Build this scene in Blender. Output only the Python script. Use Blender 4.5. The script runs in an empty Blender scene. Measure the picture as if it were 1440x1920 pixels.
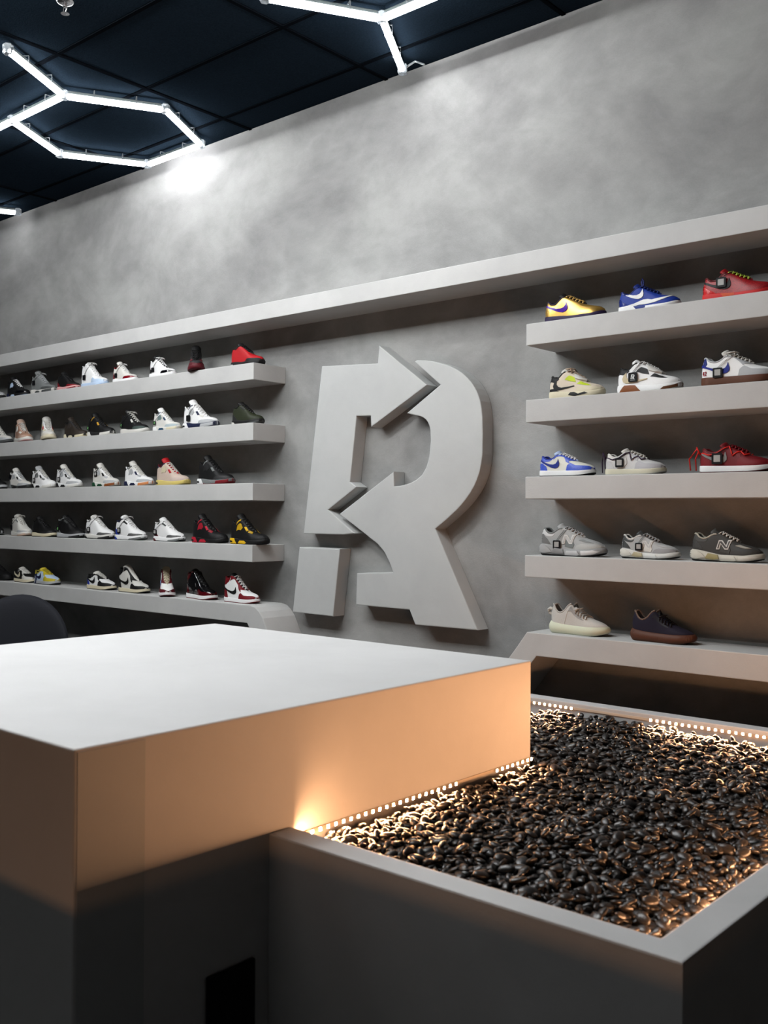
import bpy, bmesh, math, random
import numpy as np
from mathutils import Vector, Matrix
from mathutils.geometry import delaunay_2d_cdt

random.seed(7)
rng = np.random.default_rng(11)
SC = bpy.context.scene
COL = SC.collection
PI = math.pi

# ------------------------------------------------------------------ camera
F_PX = 1882.8
CAM = np.array([0.0, -4.3, 1.5])
cR = np.array([0.75633074, 0.65415409, 0.00679993])
cU = np.array([-0.00357306, -0.00626357, 0.999974])
cF = np.array([-0.65417967, 0.75633537, 0.0024])
cam = bpy.data.cameras.new('camera')
cam.sensor_fit = 'HORIZONTAL'; cam.sensor_width = 36.0
cam.lens = 36.0 * F_PX / 1440.0
cam.clip_start = 0.05; cam.clip_end = 100
cam.dof.use_dof = True; cam.dof.focus_distance = 6.0; cam.dof.aperture_fstop = 7.0
cam_o = bpy.data.objects.new('camera', cam)
cam_o.matrix_world = Matrix((
    (cR[0], cU[0], -cF[0], CAM[0]), (cR[1], cU[1], -cF[1], CAM[1]),
    (cR[2], cU[2], -cF[2], CAM[2]), (0, 0, 0, 1)))
COL.objects.link(cam_o); SC.camera = cam_o

# ------------------------------------------------------------------ world, exposure
world = bpy.data.worlds.new('world'); SC.world = world; world.use_nodes = True
world.node_tree.nodes['Background'].inputs[0].default_value = (0.5, 0.55, 0.6, 1)
world.node_tree.nodes['Background'].inputs[1].default_value = 0.0
SC.view_settings.view_transform = 'Standard'
SC.view_settings.look = 'None'
SC.view_settings.gamma = 1.0
SC.view_settings.use_curve_mapping = False
SC.view_settings.exposure = 0.0
try:
    SC.cycles.use_denoising = True
    SC.cycles.max_bounces = 5
    SC.cycles.use_adaptive_sampling = True
    SC.cycles.adaptive_threshold = 0.02
    SC.cycles.sample_clamp_indirect = 6.0
except Exception:
    pass
TUBE_POWER = 36.0            # radiance of the ceiling light tubes
LED_POWER = 2400.0           # radiance of the small warm diodes

# ------------------------------------------------------------------ helpers
def proj(P):
    d = np.asarray(P, float) - CAM
    z = d @ cF
    return 720 + F_PX * (d @ cR) / z, 960 - F_PX * (d @ cU) / z, z

def x_at(u, y, z):
    """world x on the line (y, z) that shows in pixel column u"""
    k = (u - 720) / F_PX
    q = k * cF - cR
    return CAM[0] - ((y - CAM[1]) * q[1] + (z - CAM[2]) * q[2]) / q[0]

def link(name, me, m=None, parent=None):
    o = bpy.data.objects.new(name, me)
    COL.objects.link(o)
    if parent is not None: o.parent = parent
    if m is not None and me is not None:
        if len(me.materials) == 0: me.materials.append(None)
        o.material_slots[0].link = 'OBJECT'
        o.material_slots[0].material = m
    return o

def empty(name, loc=(0, 0, 0), rz=0.0, sc=1.0):
    o = bpy.data.objects.new(name, None)
    o.empty_display_size = 0.05
    o.location = loc; o.rotation_euler = (0, 0, rz); o.scale = (sc, sc, sc)
    COL.objects.link(o)
    return o

def tag(o, label=None, cat=None, group=None, kind=None):
    if label: o['label'] = label
    if cat: o['category'] = cat
    if group: o['group'] = group
    if kind: o['kind'] = kind
    return o

def mesh_of(bm, name='mesh', smooth=False):
    me = bpy.data.meshes.new(name)
    bm.normal_update()
    bm.to_mesh(me); bm.free()
    if smooth:
        for p in me.polygons: p.use_smooth = True
    return me

def bm_box(bm, lo, hi):
    v = [bm.verts.new((x, y, z)) for z in (lo[2], hi[2]) for y in (lo[1], hi[1]) for x in (lo[0], hi[0])]
    for f in ((0, 2, 3, 1), (4, 5, 7, 6), (0, 1, 5, 4), (2, 6, 7, 3), (0, 4, 6, 2), (1, 3, 7, 5)):
        bm.faces.new([v[i] for i in f])
    return v

def box_me(lo, hi, bev=0.0, seg=2, name='box'):
    bm = bmesh.new(); bm_box(bm, lo, hi)
    if bev: bmesh.ops.bevel(bm, geom=list(bm.edges), offset=bev, segments=seg, profile=0.6, affect='EDGES')
    return mesh_of(bm, name)

def prism_me(poly, axis_lo, axis_hi, to3, bev=0.0, name='prism'):
    """extrude the 2-D polygon between axis_lo and axis_hi; to3(a, b, w) -> xyz"""
    bm = bmesh.new()
    A = [bm.verts.new(to3(a, b, axis_lo)) for a, b in poly]
    B = [bm.verts.new(to3(a, b, axis_hi)) for a, b in poly]
    n = len(poly)
    f1 = bm.faces.new(A); f2 = bm.faces.new(B[::-1])
    for i in range(n):
        j = (i + 1) % n
        bm.faces.new((A[j], A[i], B[i], B[j]))
    bmesh.ops.recalc_face_normals(bm, faces=list(bm.faces))
    if bev:
        ed = [e for e in bm.edges if (f1 in e.link_faces or f2 in e.link_faces)]
        bmesh.ops.bevel(bm, geom=ed, offset=bev, segments=2, profile=0.6, affect='EDGES')
    return mesh_of(bm, name)

def bm_tube(bm, pts, r, n=6, closed=False, flat=1.0):
    pts = [Vector(p) for p in pts]
    rings = []
    m = len(pts)
    for i, p in enumerate(pts):
        a = pts[(i - 1) % m] if (closed or i > 0) else p
        b = pts[(i + 1) % m] if (closed or i < m - 1) else p
        t = (b - a)
        if t.length < 1e-9: t = Vector((1, 0, 0))
        t.normalize()
        up = Vector((0, 0, 1)) if abs(t.z) < 0.9 else Vector((0, 1, 0))
        s = t.cross(up).normalized(); w = s.cross(t).normalized()
        rr = r[i] if hasattr(r, '__len__') else r
        rings.append([bm.verts.new(p + rr * (math.cos(2 * PI * k / n) * s + flat * math.sin(2 * PI * k / n) * w)) for k in range(n)])
    for i in range(m if closed else m - 1):
        A, B = rings[i], rings[(i + 1) % m]
        for k in range(n):
            bm.faces.new((A[k], A[(k + 1) % n], B[(k + 1) % n], B[k]))
    if not closed:
        bm.faces.new(rings[0][::-1]); bm.faces.new(rings[-1])

def bm_lathe(bm, prof, n=20, c=(0, 0, 0)):
    rings = []
    for r, z in prof:
        rings.append([bm.verts.new((c[0] + r * math.cos(2 * PI * k / n), c[1] + r * math.sin(2 * PI * k / n), c[2] + z)) for k in range(n)])
    for A, B in zip(rings, rings[1:]):
        for k in range(n):
            bm.faces.new((A[k], A[(k + 1) % n], B[(k + 1) % n], B[k]))
    bm.faces.new(rings[0][::-1]); bm.faces.new(rings[-1])

# ------------------------------------------------------------------ materials
_M = {}
def principled(name, col, rough=0.5, spec=0.5, metal=0.0):
    m = bpy.data.materials.new(name); m.use_nodes = True
    b = m.node_tree.nodes['Principled BSDF']
    b.inputs['Base Color'].default_value = (*col, 1)
    b.inputs['Roughness'].default_value = rough
    b.inputs['Specular IOR Level'].default_value = spec
    b.inputs['Metallic'].default_value = metal
    return m, m.node_tree, b

def emission(name, col, power):
    m = bpy.data.materials.new(name); m.use_nodes = True
    nt = m.node_tree; nt.nodes.clear()
    o = nt.nodes.new('ShaderNodeOutputMaterial'); e = nt.nodes.new('ShaderNodeEmission')
    e.inputs[0].default_value = (*col, 1); e.inputs[1].default_value = power
    nt.links.new(e.outputs[0], o.inputs[0])
    return m

def plaster(name, lo, hi, scale=1.3, rough=0.75, bump=0.12, tint=(1.0, 1.0, 0.985), stretch=(1, 1, 1), rot=0.0):
    """trowelled micro-cement: cloudy patches, trowel sweeps and fine grain"""
    m, nt, b = principled(name, (0.3, 0.3, 0.3), rough, 0.3)
    N = nt.nodes.new; Lk = nt.links.new
    tc = N('ShaderNodeTexCoord'); mp = N('ShaderNodeMapping')
    mp.inputs['Scale'].default_value = stretch
    mp.inputs['Rotation'].default_value = (0, rot, 0)
    Lk(tc.outputs['Object'], mp.inputs['Vector'])
    n1 = N('ShaderNodeTexNoise'); n1.inputs['Scale'].default_value = scale
    n1.inputs['Detail'].default_value = 7; n1.inputs['Roughness'].default_value = 0.62
    n1.inputs['Distortion'].default_value = 0.35
    n2 = N('ShaderNodeTexNoise'); n2.inputs['Scale'].default_value = scale * 4.2
    n2.inputs['Detail'].default_value = 6; n2.inputs['Distortion'].default_value = 0.7
    n3 = N('ShaderNodeTexNoise'); n3.inputs['Scale'].default_value = 140; n3.inputs['Detail'].default_value = 3
    for n in (n1, n2): Lk(mp.outputs[0], n.inputs['Vector'])
    Lk(tc.outputs['Object'], n3.inputs['Vector'])
    r1 = N('ShaderNodeMapRange'); r1.inputs['From Min'].default_value = 0.3; r1.inputs['From Max'].default_value = 0.7
    Lk(n1.outputs['Fac'], r1.inputs['Value'])
    mx = N('ShaderNodeMix'); mx.data_type = 'FLOAT'; mx.inputs[0].default_value = 0.35
    Lk(r1.outputs[0], mx.inputs[2]); Lk(n2.outputs['Fac'], mx.inputs[3])
    mx2 = N('ShaderNodeMix'); mx2.data_type = 'FLOAT'; mx2.inputs[0].default_value = 0.12
    Lk(mx.outputs[0], mx2.inputs[2]); Lk(n3.outputs['Fac'], mx2.inputs[3])
    cr = N('ShaderNodeMix'); cr.data_type = 'RGBA'
    cr.inputs[6].default_value = (lo * tint[0], lo * tint[1], lo * tint[2], 1)
    cr.inputs[7].default_value = (hi * tint[0], hi * tint[1], hi * tint[2], 1)
    Lk(mx2.outputs[0], cr.inputs[0]); Lk(cr.outputs[2], b.inputs['Base Color'])
    bp = N('ShaderNodeBump'); bp.inputs['Strength'].default_value = bump; bp.inputs['Distance'].default_value = 0.01
    ad = N('ShaderNodeMath'); ad.operation = 'ADD'
    Lk(n2.outputs['Fac'], ad.inputs[0]); Lk(n3.outputs['Fac'], ad.inputs[1])
    Lk(ad.outputs[0], bp.inputs['Height']); Lk(bp.outputs[0], b.inputs['Normal'])
    return m

def tone(c): return tuple(0.86 * v ** 1.22 for v in c)
def cloth(col, rough=0.6, spec=0.25, metal=0.0, bump=0.15, scale=500):
    """leather, mesh and rubber of the shoes: a flat colour with fine grain"""
    col = tone(col)
    key = (tuple(round(c, 4) for c in col), rough, spec, metal, bump, scale)
    if key in _M: return _M[key]
    m, nt, b = principled('shoe_material', col, rough, spec, metal)
    N = nt.nodes.new; Lk = nt.links.new
    tc = N('ShaderNodeTexCoord'); n = N('ShaderNodeTexNoise')
    n.inputs['Scale'].default_value = scale; n.inputs['Detail'].default_value = 2
    Lk(tc.outputs['Object'], n.inputs['Vector'])
    bp = N('ShaderNodeBump'); bp.inputs['Strength'].default_value = bump; bp.inputs['Distance'].default_value = 0.001
    Lk(n.outputs['Fac'], bp.inputs['Height']); Lk(bp.outputs[0], b.inputs['Normal'])
    mx = N('ShaderNodeMix'); mx.data_type = 'RGBA'
    mx.inputs[6].default_value = (*[c * 0.88 for c in col], 1); mx.inputs[7].default_value = (*[min(1, c * 1.1) for c in col], 1)
    Lk(n.outputs['Fac'], mx.inputs[0]); Lk(mx.outputs[2], b.inputs['Base Color'])
    _M[key] = m
    return m

def crackle(c1, c2, scale=220):
    """mottled print leather"""
    c1, c2 = tone(c1), tone(c2)
    key = ('crackle', c1, c2, scale)
    if key in _M: return _M[key]
    m, nt, b = principled('print_leather', c1, 0.5, 0.4)
    N = nt.nodes.new; Lk = nt.links.new
    tc = N('ShaderNodeTexCoord'); v = N('ShaderNodeTexVoronoi'); v.feature = 'DISTANCE_TO_EDGE'
    v.inputs['Scale'].default_value = scale
    Lk(tc.outputs['Object'], v.inputs['Vector'])
    r = N('ShaderNodeMapRange'); r.inputs['From Min'].default_value = 0.03; r.inputs['From Max'].default_value = 0.2
    Lk(v.outputs['Distance'], r.inputs['Value'])
    mx = N('ShaderNodeMix'); mx.data_type = 'RGBA'
    mx.inputs[6].default_value = (*c2, 1); mx.inputs[7].default_value = (*c1, 1)
    Lk(r.outputs[0], mx.inputs[0]); Lk(mx.outputs[2], b.inputs['Base Color'])
    _M[key] = m
    return m

M_WALL = plaster('wall_plaster', 0.10, 0.34, 1.15, 0.8, 0.10, stretch=(1.0, 1.0, 1.5), rot=0.5)
M_SHELF = plaster('shelf_plaster', 0.33, 0.43, 2.2, 0.7, 0.05)
M_SIGN = plaster('sign_plaster', 0.33, 0.42, 2.0, 0.75, 0.04, tint=(0.98, 1.0, 0.99))
M_COUNTER = plaster('counter_microcement', 0.40, 0.50, 1.6, 0.55, 0.03, tint=(1, 1, 1.0))
M_BAND = plaster('corner_band_grey', 0.33, 0.41, 1.2, 0.5, 0.02, tint=(0.96, 1.0, 1.02))
M_PLANTER = plaster('planter_microcement', 0.34, 0.46, 1.8, 0.55, 0.04, tint=(1, 1, 1.0))
M_FLOOR = plaster('floor_concrete', 0.03, 0.06, 0.8, 0.5, 0.03)
M_DARKWALL = plaster('dark_wall_paint', 0.03, 0.05, 0.8, 0.8, 0.03)
M_TILE, nt, b = principled('black_ceiling_tile', (0.008, 0.012, 0.018), 1.0, 0.0)
_tc = nt.nodes.new('ShaderNodeTexCoord'); _n = nt.nodes.new('ShaderNodeTexNoise')
_n.inputs['Scale'].default_value = 110; _n.inputs['Detail'].default_value = 4
nt.links.new(_tc.outputs['Object'], _n.inputs['Vector'])
_bp = nt.nodes.new('ShaderNodeBump'); _bp.inputs['Strength'].default_value = 0.5; _bp.inputs['Distance'].default_value = 0.004
nt.links.new(_n.outputs['Fac'], _bp.inputs['Height']); nt.links.new(_bp.outputs[0], b.inputs['Normal'])
_mx = nt.nodes.new('ShaderNodeMix'); _mx.data_type = 'RGBA'
_mx.inputs[6].default_value = (0.004, 0.007, 0.011, 1); _mx.inputs[7].default_value = (0.014, 0.023, 0.034, 1)
nt.links.new(_n.outputs['Fac'], _mx.inputs[0]); nt.links.new(_mx.outputs[2], b.inputs['Base Color'])
M_GRID = principled('black_ceiling_grid', (0.003, 0.004, 0.0055), 1.0, 0.0)[0]
M_TUBE = emission('tube_diffuser', (0.97, 0.97, 1.0), TUBE_POWER)
M_TUBE2 = emission('tube_diffuser_added', (0.98, 1.0, 1.0), 200.0)  # stronger glow for the unseen tubes added overhead
M_HOUSING = principled('tube_housing', (0.10, 0.12, 0.12), 0.4, 0.5)[0]
M_CLEAR, nt, b = principled('clear_connector', (0.35, 0.38, 0.4), 0.15, 0.5)
b.inputs['Transmission Weight'].default_value = 0.6
M_LED = emission('warm_led', (1.0, 0.49, 0.23), LED_POWER)
M_LED2 = emission('added_bench_led', (1.0, 0.47, 0.19), 900.0)  # glow of the strip on the added bench
M_TAPE = principled('led_tape', (0.45, 0.38, 0.3), 0.5, 0.4)[0]
M_BLACK = principled('black_plastic', (0.004, 0.004, 0.005), 0.5, 0.15)[0]
M_CHROME = principled('chrome', (0.5, 0.5, 0.52), 0.2, 0.5, 1.0)[0]
M_NAVY = cloth((0.016, 0.018, 0.026), 0.8, 0.25, 0, 0.4, 900)

# ------------------------------------------------------------------ dimensions (metres)
CEIL = 4.123
WALL_Y = 0.281
ZT = [2.466, 2.082, 1.695, 1.299, 0.912]       # shelf tops, shelf 1 at the top
ZB = [2.357, 1.968, 1.583, 1.189, 0.797]       # shelf undersides
XL, XR = -4.829, -2.778                        # right end of the left shelves, left end of the right shelves
KX0, KX1, KY0, KY1, KZ = -3.577, -1.885, -3.118, -1.337, 0.998     # counter
RIM = 0.6886
PY0, PY0I, PY1, PX1, PX1I = -2.558, -2.483, -0.471, -0.781, -0.859  # planter
STONE_Z = 0.640

# ------------------------------------------------------------------ room shell
def struct(name, me, m): return tag(link(name, me, m), kind='structure')
struct('floor', box_me((-12, -7.2, -0.1), (3.2, 0.6, 0.0)), M_FLOOR)
struct('wall_back', box_me((-12, WALL_Y, 0.0), (3.2, WALL_Y + 0.15, CEIL + 0.1)), M_WALL)
struct('wall_left', box_me((-12.1, -7.2, 0.0), (-12, WALL_Y, CEIL + 0.1)), M_DARKWALL)
struct('wall_right', box_me((3.2, -7.2, 0.0), (3.3, WALL_Y, CEIL + 0.1)), M_DARKWALL)
struct('wall_front', box_me((-12, -7.3, 0.0), (3.2, -7.2, CEIL + 0.1)), M_DARKWALL)
# dropped ceiling: dark backing deck, T-bar runners and lay-in panels
ceil = struct('ceiling', box_me((-12, -7.2, CEIL + 0.022), (3.2, WALL_Y, CEIL + 0.1)), M_GRID)
GX0, GY0, GDX, GDY = -5.19, -0.575, 1.225, 0.61
tile_me = None
xs = [GX0 + GDX * i for i in range(-6, 8)]
ys = [GY0 + GDY * j for j in range(-11, 3)]
for x in xs:
    if -12 < x < 3.2: link('ceiling_runner', box_me((x - 0.012, -7.2, CEIL - 0.002), (x + 0.012, WALL_Y, CEIL + 0.022)), M_GRID, ceil)
for y in ys:
    if -7.2 < y < WALL_Y: link('ceiling_runner', box_me((-12, y - 0.012, CEIL - 0.001), (3.2, y + 0.012, CEIL + 0.021)), M_GRID, ceil)
for x0 in xs:
    for y0 in ys:
        a, b_ = max(x0 + 0.014, -12), min(x0 + GDX - 0.014, 3.2)
        c, d = max(y0 + 0.014, -7.2), min(y0 + GDY - 0.014, WALL_Y)
        if b_ - a < 0.05 or d - c < 0.03: continue
        full = abs(b_ - a - (GDX - 0.028)) < 1e-6 and abs(d - c - (GDY - 0.028)) < 1e-6
        if full:
            if tile_me is None: tile_me = box_me((0, 0, 0.004), (GDX - 0.028, GDY - 0.028, 0.02), 0.003, 1)
            o = link('ceiling_tile', tile_me, M_TILE, ceil); o.location = (a, c, CEIL)
        else:
            link('ceiling_tile', box_me((a, c, CEIL + 0.004), (b_, d, CEIL + 0.02)), M_TILE, ceil)

# canopy ledge over the shelves and the plinth under the emblem
struct('trim_1', box_me((-12, 0.0, 1.5 + .86 * 1.4289), (3.2, WALL_Y, 1.5 + .86 * 1.5501), 0.004), M_SHELF)
# ------------------------------------------------------------------ shelves
ORD = ['top', 'second from the top', 'middle', 'fourth from the top', 'bottom']
for i in range(5):
    if i < 4: me = box_me((-12, 0, ZB[i]), (XL, WALL_Y, ZT[i]), 0.004)
    else: me = prism_me([(-12, ZB[4]), (-4.875, ZB[4]), (-4.26, 0.0), (-4.12, 0.0), (-4.655, 0.717), (-4.725, 0.838), (-4.76, 0.876), (-4.80, 0.902), (-4.85, ZT[4]), (-12, ZT[4])], 0.0, WALL_Y, lambda a, b, w: (a, w, b), 0.004)
    o = link('wall_shelf', me, M_SHELF)
    tag(o, 'thick grey plaster shelf, %s one to the left of the wall emblem' % ORD[i], 'shelf', 'grey plaster wall shelves')
    if i < 4: me = box_me((XR, 0, ZB[i]), (3.2, WALL_Y, ZT[i]), 0.004)
    else: me = prism_me([(3.2, ZB[4]), (-2.705, ZB[4]), (-3.35, 0.0), (-3.49, 0.0), (-2.825, 0.829), (XR + 0.015, ZT[4]), (3.2, ZT[4])], 0.0, WALL_Y, lambda a, b, w: (a, w, b), 0.004)
    o = link('wall_shelf', me, M_SHELF)
    tag(o, 'thick grey plaster shelf, %s one to the right of the wall emblem' % ORD[i], 'shelf', 'grey plaster wall shelves')

# ------------------------------------------------------------------ wall emblem
EMB = {
 'arrow_stroke': [(-4.394, 2.422), (-3.931, 2.397), (-3.921, 2.502), (-3.557, 2.239), (-3.98, 2.021), (-3.985, 2.089), (-4.098, 2.094), (-4.149, 1.696), (-4.094, 1.665), (-4.332, 1.526), (-4.109, 1.385), (-4.2, 1.375), (-4.546, 1.375)],
 'base_block': [(-4.64, 0.872), (-4.583, 1.289), (-4.229, 1.286), (-4.283, 0.869)],
 'bowl_and_leg': [(-3.65, 2.381), (-3.632, 2.387), (-3.577, 2.381), (-3.515, 2.370), (-3.457, 2.353), (-3.402, 2.335), (-3.351, 2.311), (-3.308, 2.284), (-3.271, 2.253), (-3.243, 2.225), (-3.22, 2.194), (-3.201, 2.160), (-3.186, 2.123), (-3.177, 2.080), (-3.171, 2.032), (-3.168, 1.941), (-3.169, 1.832), (-3.176, 1.782), (-3.188, 1.733), (-3.203, 1.696), (-3.221, 1.661), (-3.247, 1.623), (-3.277, 1.588), (-3.31, 1.554), (-3.345, 1.524), (-3.414, 1.472), (-3.49, 1.42), (-3.192, 0.872), (-3.631, 0.868), (-3.675, 0.951), (-4.092, 0.953), (-4.087, 1.144), (-3.803, 1.162), (-3.829, 1.219), (-3.868, 1.277), (-3.921, 1.324), (-4.014, 1.377), (-4.11, 1.431), (-4.235, 1.501), (-3.802, 1.751), (-3.797, 1.666), (-3.75, 1.668), (-3.706, 1.675), (-3.667, 1.686), (-3.632, 1.7), (-3.589, 1.728), (-3.559, 1.77), (-3.545, 1.807), (-3.536, 1.845), (-3.528, 1.92), (-3.531, 1.977), (-3.538, 2.003), (-3.549, 2.025), (-3.565, 2.043), (-3.586, 2.056), (-3.61, 2.065), (-3.635, 2.07), (-3.704, 2.087), (-3.462, 2.232)],
}
EY = 0.178
sign = empty('wall_emblem', (-3.9, WALL_Y, 0.868))
tag(sign, 'large raised grey letter R built of arrow shapes on the wall', 'sign')
for nm, poly in EMB.items():
    P = [(a + 3.9, b - 0.868) for a, b in poly]
    link(nm, prism_me(P, EY - WALL_Y, 0.0, lambda a, b, w: (a, w, b), 0.006), M_SIGN, sign)

# ------------------------------------------------------------------ hexagon tube lights
HA = 0.615
HC = (-5.851, -0.398)
def hexv(i, j, k):
    cx = HC[0] + (i + j) * 1.5 * HA; cy = HC[1] + (i - j) * math.sqrt(3) / 2 * HA
    return (round(cx + HA * math.cos(k * PI / 3), 3), round(cy + HA * math.sin(k * PI / 3), 3))
ZTUBE = CEIL - 0.062
def key(p): return (round(p[0] * 20), round(p[1] * 20))
def tube_fixture(edges, label, mt=None):
    c = edges[0][0]
    root = empty('hexagon_light', (c[0], c[1], CEIL - 0.002))
    tag(root, label, 'ceiling light', 'hexagon tube lights on the black ceiling')
    nodes = {}
    for a, b in edges:
        for p in (a, b): nodes[key(p)] = p
        d = np.array(b) - np.array(a); Ln = np.linalg.norm(d); ang = math.atan2(d[1], d[0])
        m = (np.array(a) + np.array(b)) / 2
        h = Ln / 2 - 0.024
        bm = bmesh.new()
        prof = [(-0.016, 0.012), (-0.0185, 0.0), (-0.015, -0.011), (-0.008, -0.017), (0.008, -0.017), (0.015, -0.011), (0.0185, 0.0), (0.016, 0.012)]
        A = [bm.verts.new((-h, y, z)) for y, z in prof]; B = [bm.verts.new((h, y, z)) for y, z in prof]
        for q in range(len(prof)):
            r = (q + 1) % len(prof)
            bm.faces.new((A[q], A[r], B[r], B[q]))
        bm.faces.new(A[::-1]); bm.faces.new(B)
        bmesh.ops.recalc_face_normals(bm, faces=list(bm.faces))
        t = link('tube', mesh_of(bm), mt or M_TUBE, root)
        t.location = (m[0] - c[0], m[1] - c[1], ZTUBE - CEIL + 0.002); t.rotation_euler = (0, 0, ang)
        hs = link('housing', box_me((-h, -0.013, 0.013), (h, 0.013, 0.034), 0.003, 1), M_HOUSING, t)
        for sx in (-0.45, 0.45):
            bm = bmesh.new()
            bm_box(bm, (sx * h - 0.004, -0.022, -0.006), (sx * h + 0.004, -0.0195, 0.05))
            bm_box(bm, (sx * h - 0.004, 0.0195, -0.006), (sx * h + 0.004, 0.022, 0.05))
            bm_box(bm, (sx * h - 0.004, -0.022, 0.05), (sx * h + 0.004, 0.022, 0.053))
            bmesh.ops.remove_doubles(bm, verts=list(bm.verts), dist=0.0001)
            link('mounting_clip', mesh_of(bm), M_CLEAR, t)
    bm = bmesh.new(); bm_lathe(bm, [(0.026, -0.02), (0.03, -0.014), (0.03, 0.03), (0.024, 0.036)], 6)
    nm = mesh_of(bm)
    for p in nodes.values():
        o = link('connector', nm, M_CLEAR, root); o.location = (p[0] - c[0], p[1] - c[1], ZTUBE - CEIL + 0.002)
    return root

H0 = [hexv(0, 0, k) for k in range(6)]          # 0 = C side, counter-clockwise
vC, vD, vE, vF, vG, vB = H0
Adn = (round(vB[0] + HA * math.cos(-PI / 3), 3), round(vB[1] + HA * math.sin(-PI / 3), 3))
Gl = (round(vG[0] - HA, 3), vG[1])
Gll = (round(Gl[0] - HA / 2, 3), round(Gl[1] + HA * math.sqrt(3) / 2, 3))
f1 = tube_fixture([(vB, vC), (vC, vD), (vD, vE), (vE, vF), (vF, vG), (vG, vB), (Adn, vB), (Gl, vG)],
                  'white hexagon of glowing tubes on the ceiling above the left shelves')
s = 3 * HA - 0.02
vI = (round(vC[0] + s, 3), vC[1]); vH = (round(vB[0] + s, 3), vB[1]); vJ = (round(vD[0] + s, 3), vD[1])
vK = (round(vI[0] + HA, 3), vI[1])
vK2 = (round(vK[0] + HA / 2, 3), round(vK[1] - HA * math.sqrt(3) / 2, 3))
f2 = tube_fixture([(vH, vI), (vI, vJ), (vI, vK)], 'glowing Y of white tubes on the ceiling above the wall emblem')
bm = bmesh.new()
bm_tube(bm, [(0, 0, 0), (0.03, 0.02, 0.03), (0.07, 0.03, 0.045), (0.10, 0.045, 0.03), (0.13, 0.04, 0.012)], 0.006, 6)
o = link('power_lead', mesh_of(bm), M_CLEAR, f2); o.location = (vJ[0] - vH[0], vJ[1] - vH[1], ZTUBE - CEIL)
vL = (round(vE[0] - 3 * HA, 3), vE[1]); vM = (round(vF[0] - 3 * HA, 3), vF[1]); vN = (round(vG[0] - 3 * HA, 3), vG[1])
f3 = tube_fixture([(vL, vM), (vM, vN)], 'end of a white light tube at the left picture edge near the wall')
# unseen honeycomb added overhead, brighter than the seen tubes to light wall and counter
def off_frame(p):
    u, v, z = proj((p[0], p[1], CEIL - 0.06))
    return z < 0.1 or u < -40 or u > 1480 or v < -40
more = []
seen = set()
for i in range(-6, 9):
    for j in range(-6, 9):
        for k in range(6):
            a, b = hexv(i, j, k), hexv(i, j, (k + 1) % 6)
            kk = tuple(sorted((key(a), key(b))))
            if kk in seen: continue
            seen.add(kk)
            m = ((a[0] + b[0]) / 2, (a[1] + b[1]) / 2)
            if not (off_frame(a) and off_frame(b) and off_frame(m)): continue
            if not (-6.4 < m[0] < (-2.7 if m[1] > -2.3 else -1.7) and -3.15 < m[1] < -1.2): continue
            more.append((a, b))
tube_fixture(more, 'added honeycomb of unseen white light tubes overhead, outside the picture', M_TUBE2)

# ------------------------------------------------------------------ fire sprinkler
sp = empty('fire_sprinkler', (-4.613, -1.492, CEIL - 0.002))
tag(sp, 'small chrome sprinkler head hanging from the black ceiling tiles', 'sprinkler')
bm = bmesh.new(); bm_lathe(bm, [(0.045, 0.0), (0.046, -0.006), (0.034, -0.014), (0.02, -0.016)], 24)
link('escutcheon', mesh_of(bm, smooth=True), M_CHROME, sp)
bm = bmesh.new(); bm_lathe(bm, [(0.011, -0.014), (0.013, -0.03), (0.009, -0.034)], 12)
for sx in (-1, 1): bm_tube(bm, [(sx * 0.010, 0, -0.03), (sx * 0.017, 0, -0.042), (sx * 0.004, 0, -0.062)], 0.0025, 6)
link('sprinkler_body', mesh_of(bm), M_CHROME, sp)
bm = bmesh.new(); bm_lathe(bm, [(0.004, -0.061), (0.022, -0.064), (0.022, -0.066), (0.004, -0.067)], 16)
link('deflector', mesh_of(bm), M_CHROME, sp)

# ------------------------------------------------------------------ counter
ct = empty('display_counter', ((KX0 + KX1) / 2, (KY0 + KY1) / 2, 0))
tag(ct, 'big square grey micro-cement counter in the foreground beside the pebble bed', 'counter')
cx, cy = ct.location.x, ct.location.y
link('counter_body', box_me((KX0 - cx, KY0 - cy, 0), (KX1 - cx, KY1 - cy, KZ), 0.006, 3), M_COUNTER, ct)
# slightly proud, darker grey band at the front corner of the side face
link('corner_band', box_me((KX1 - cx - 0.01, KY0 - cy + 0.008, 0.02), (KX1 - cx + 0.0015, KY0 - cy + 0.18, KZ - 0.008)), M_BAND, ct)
cp = link('cover_plate', box_me((KX1 - cx, -2.761 - cy, 0.16), (KX1 - cx + 0.012, -2.61 - cy, 0.394), 0.006), M_BLACK, ct)
link('socket_insert', box_me((KX1 - cx + 0.010, -2.72 - cy, 0.20), (KX1 - cx + 0.015, -2.65 - cy, 0.345), 0.003, 1), M_BLACK, cp)

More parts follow.
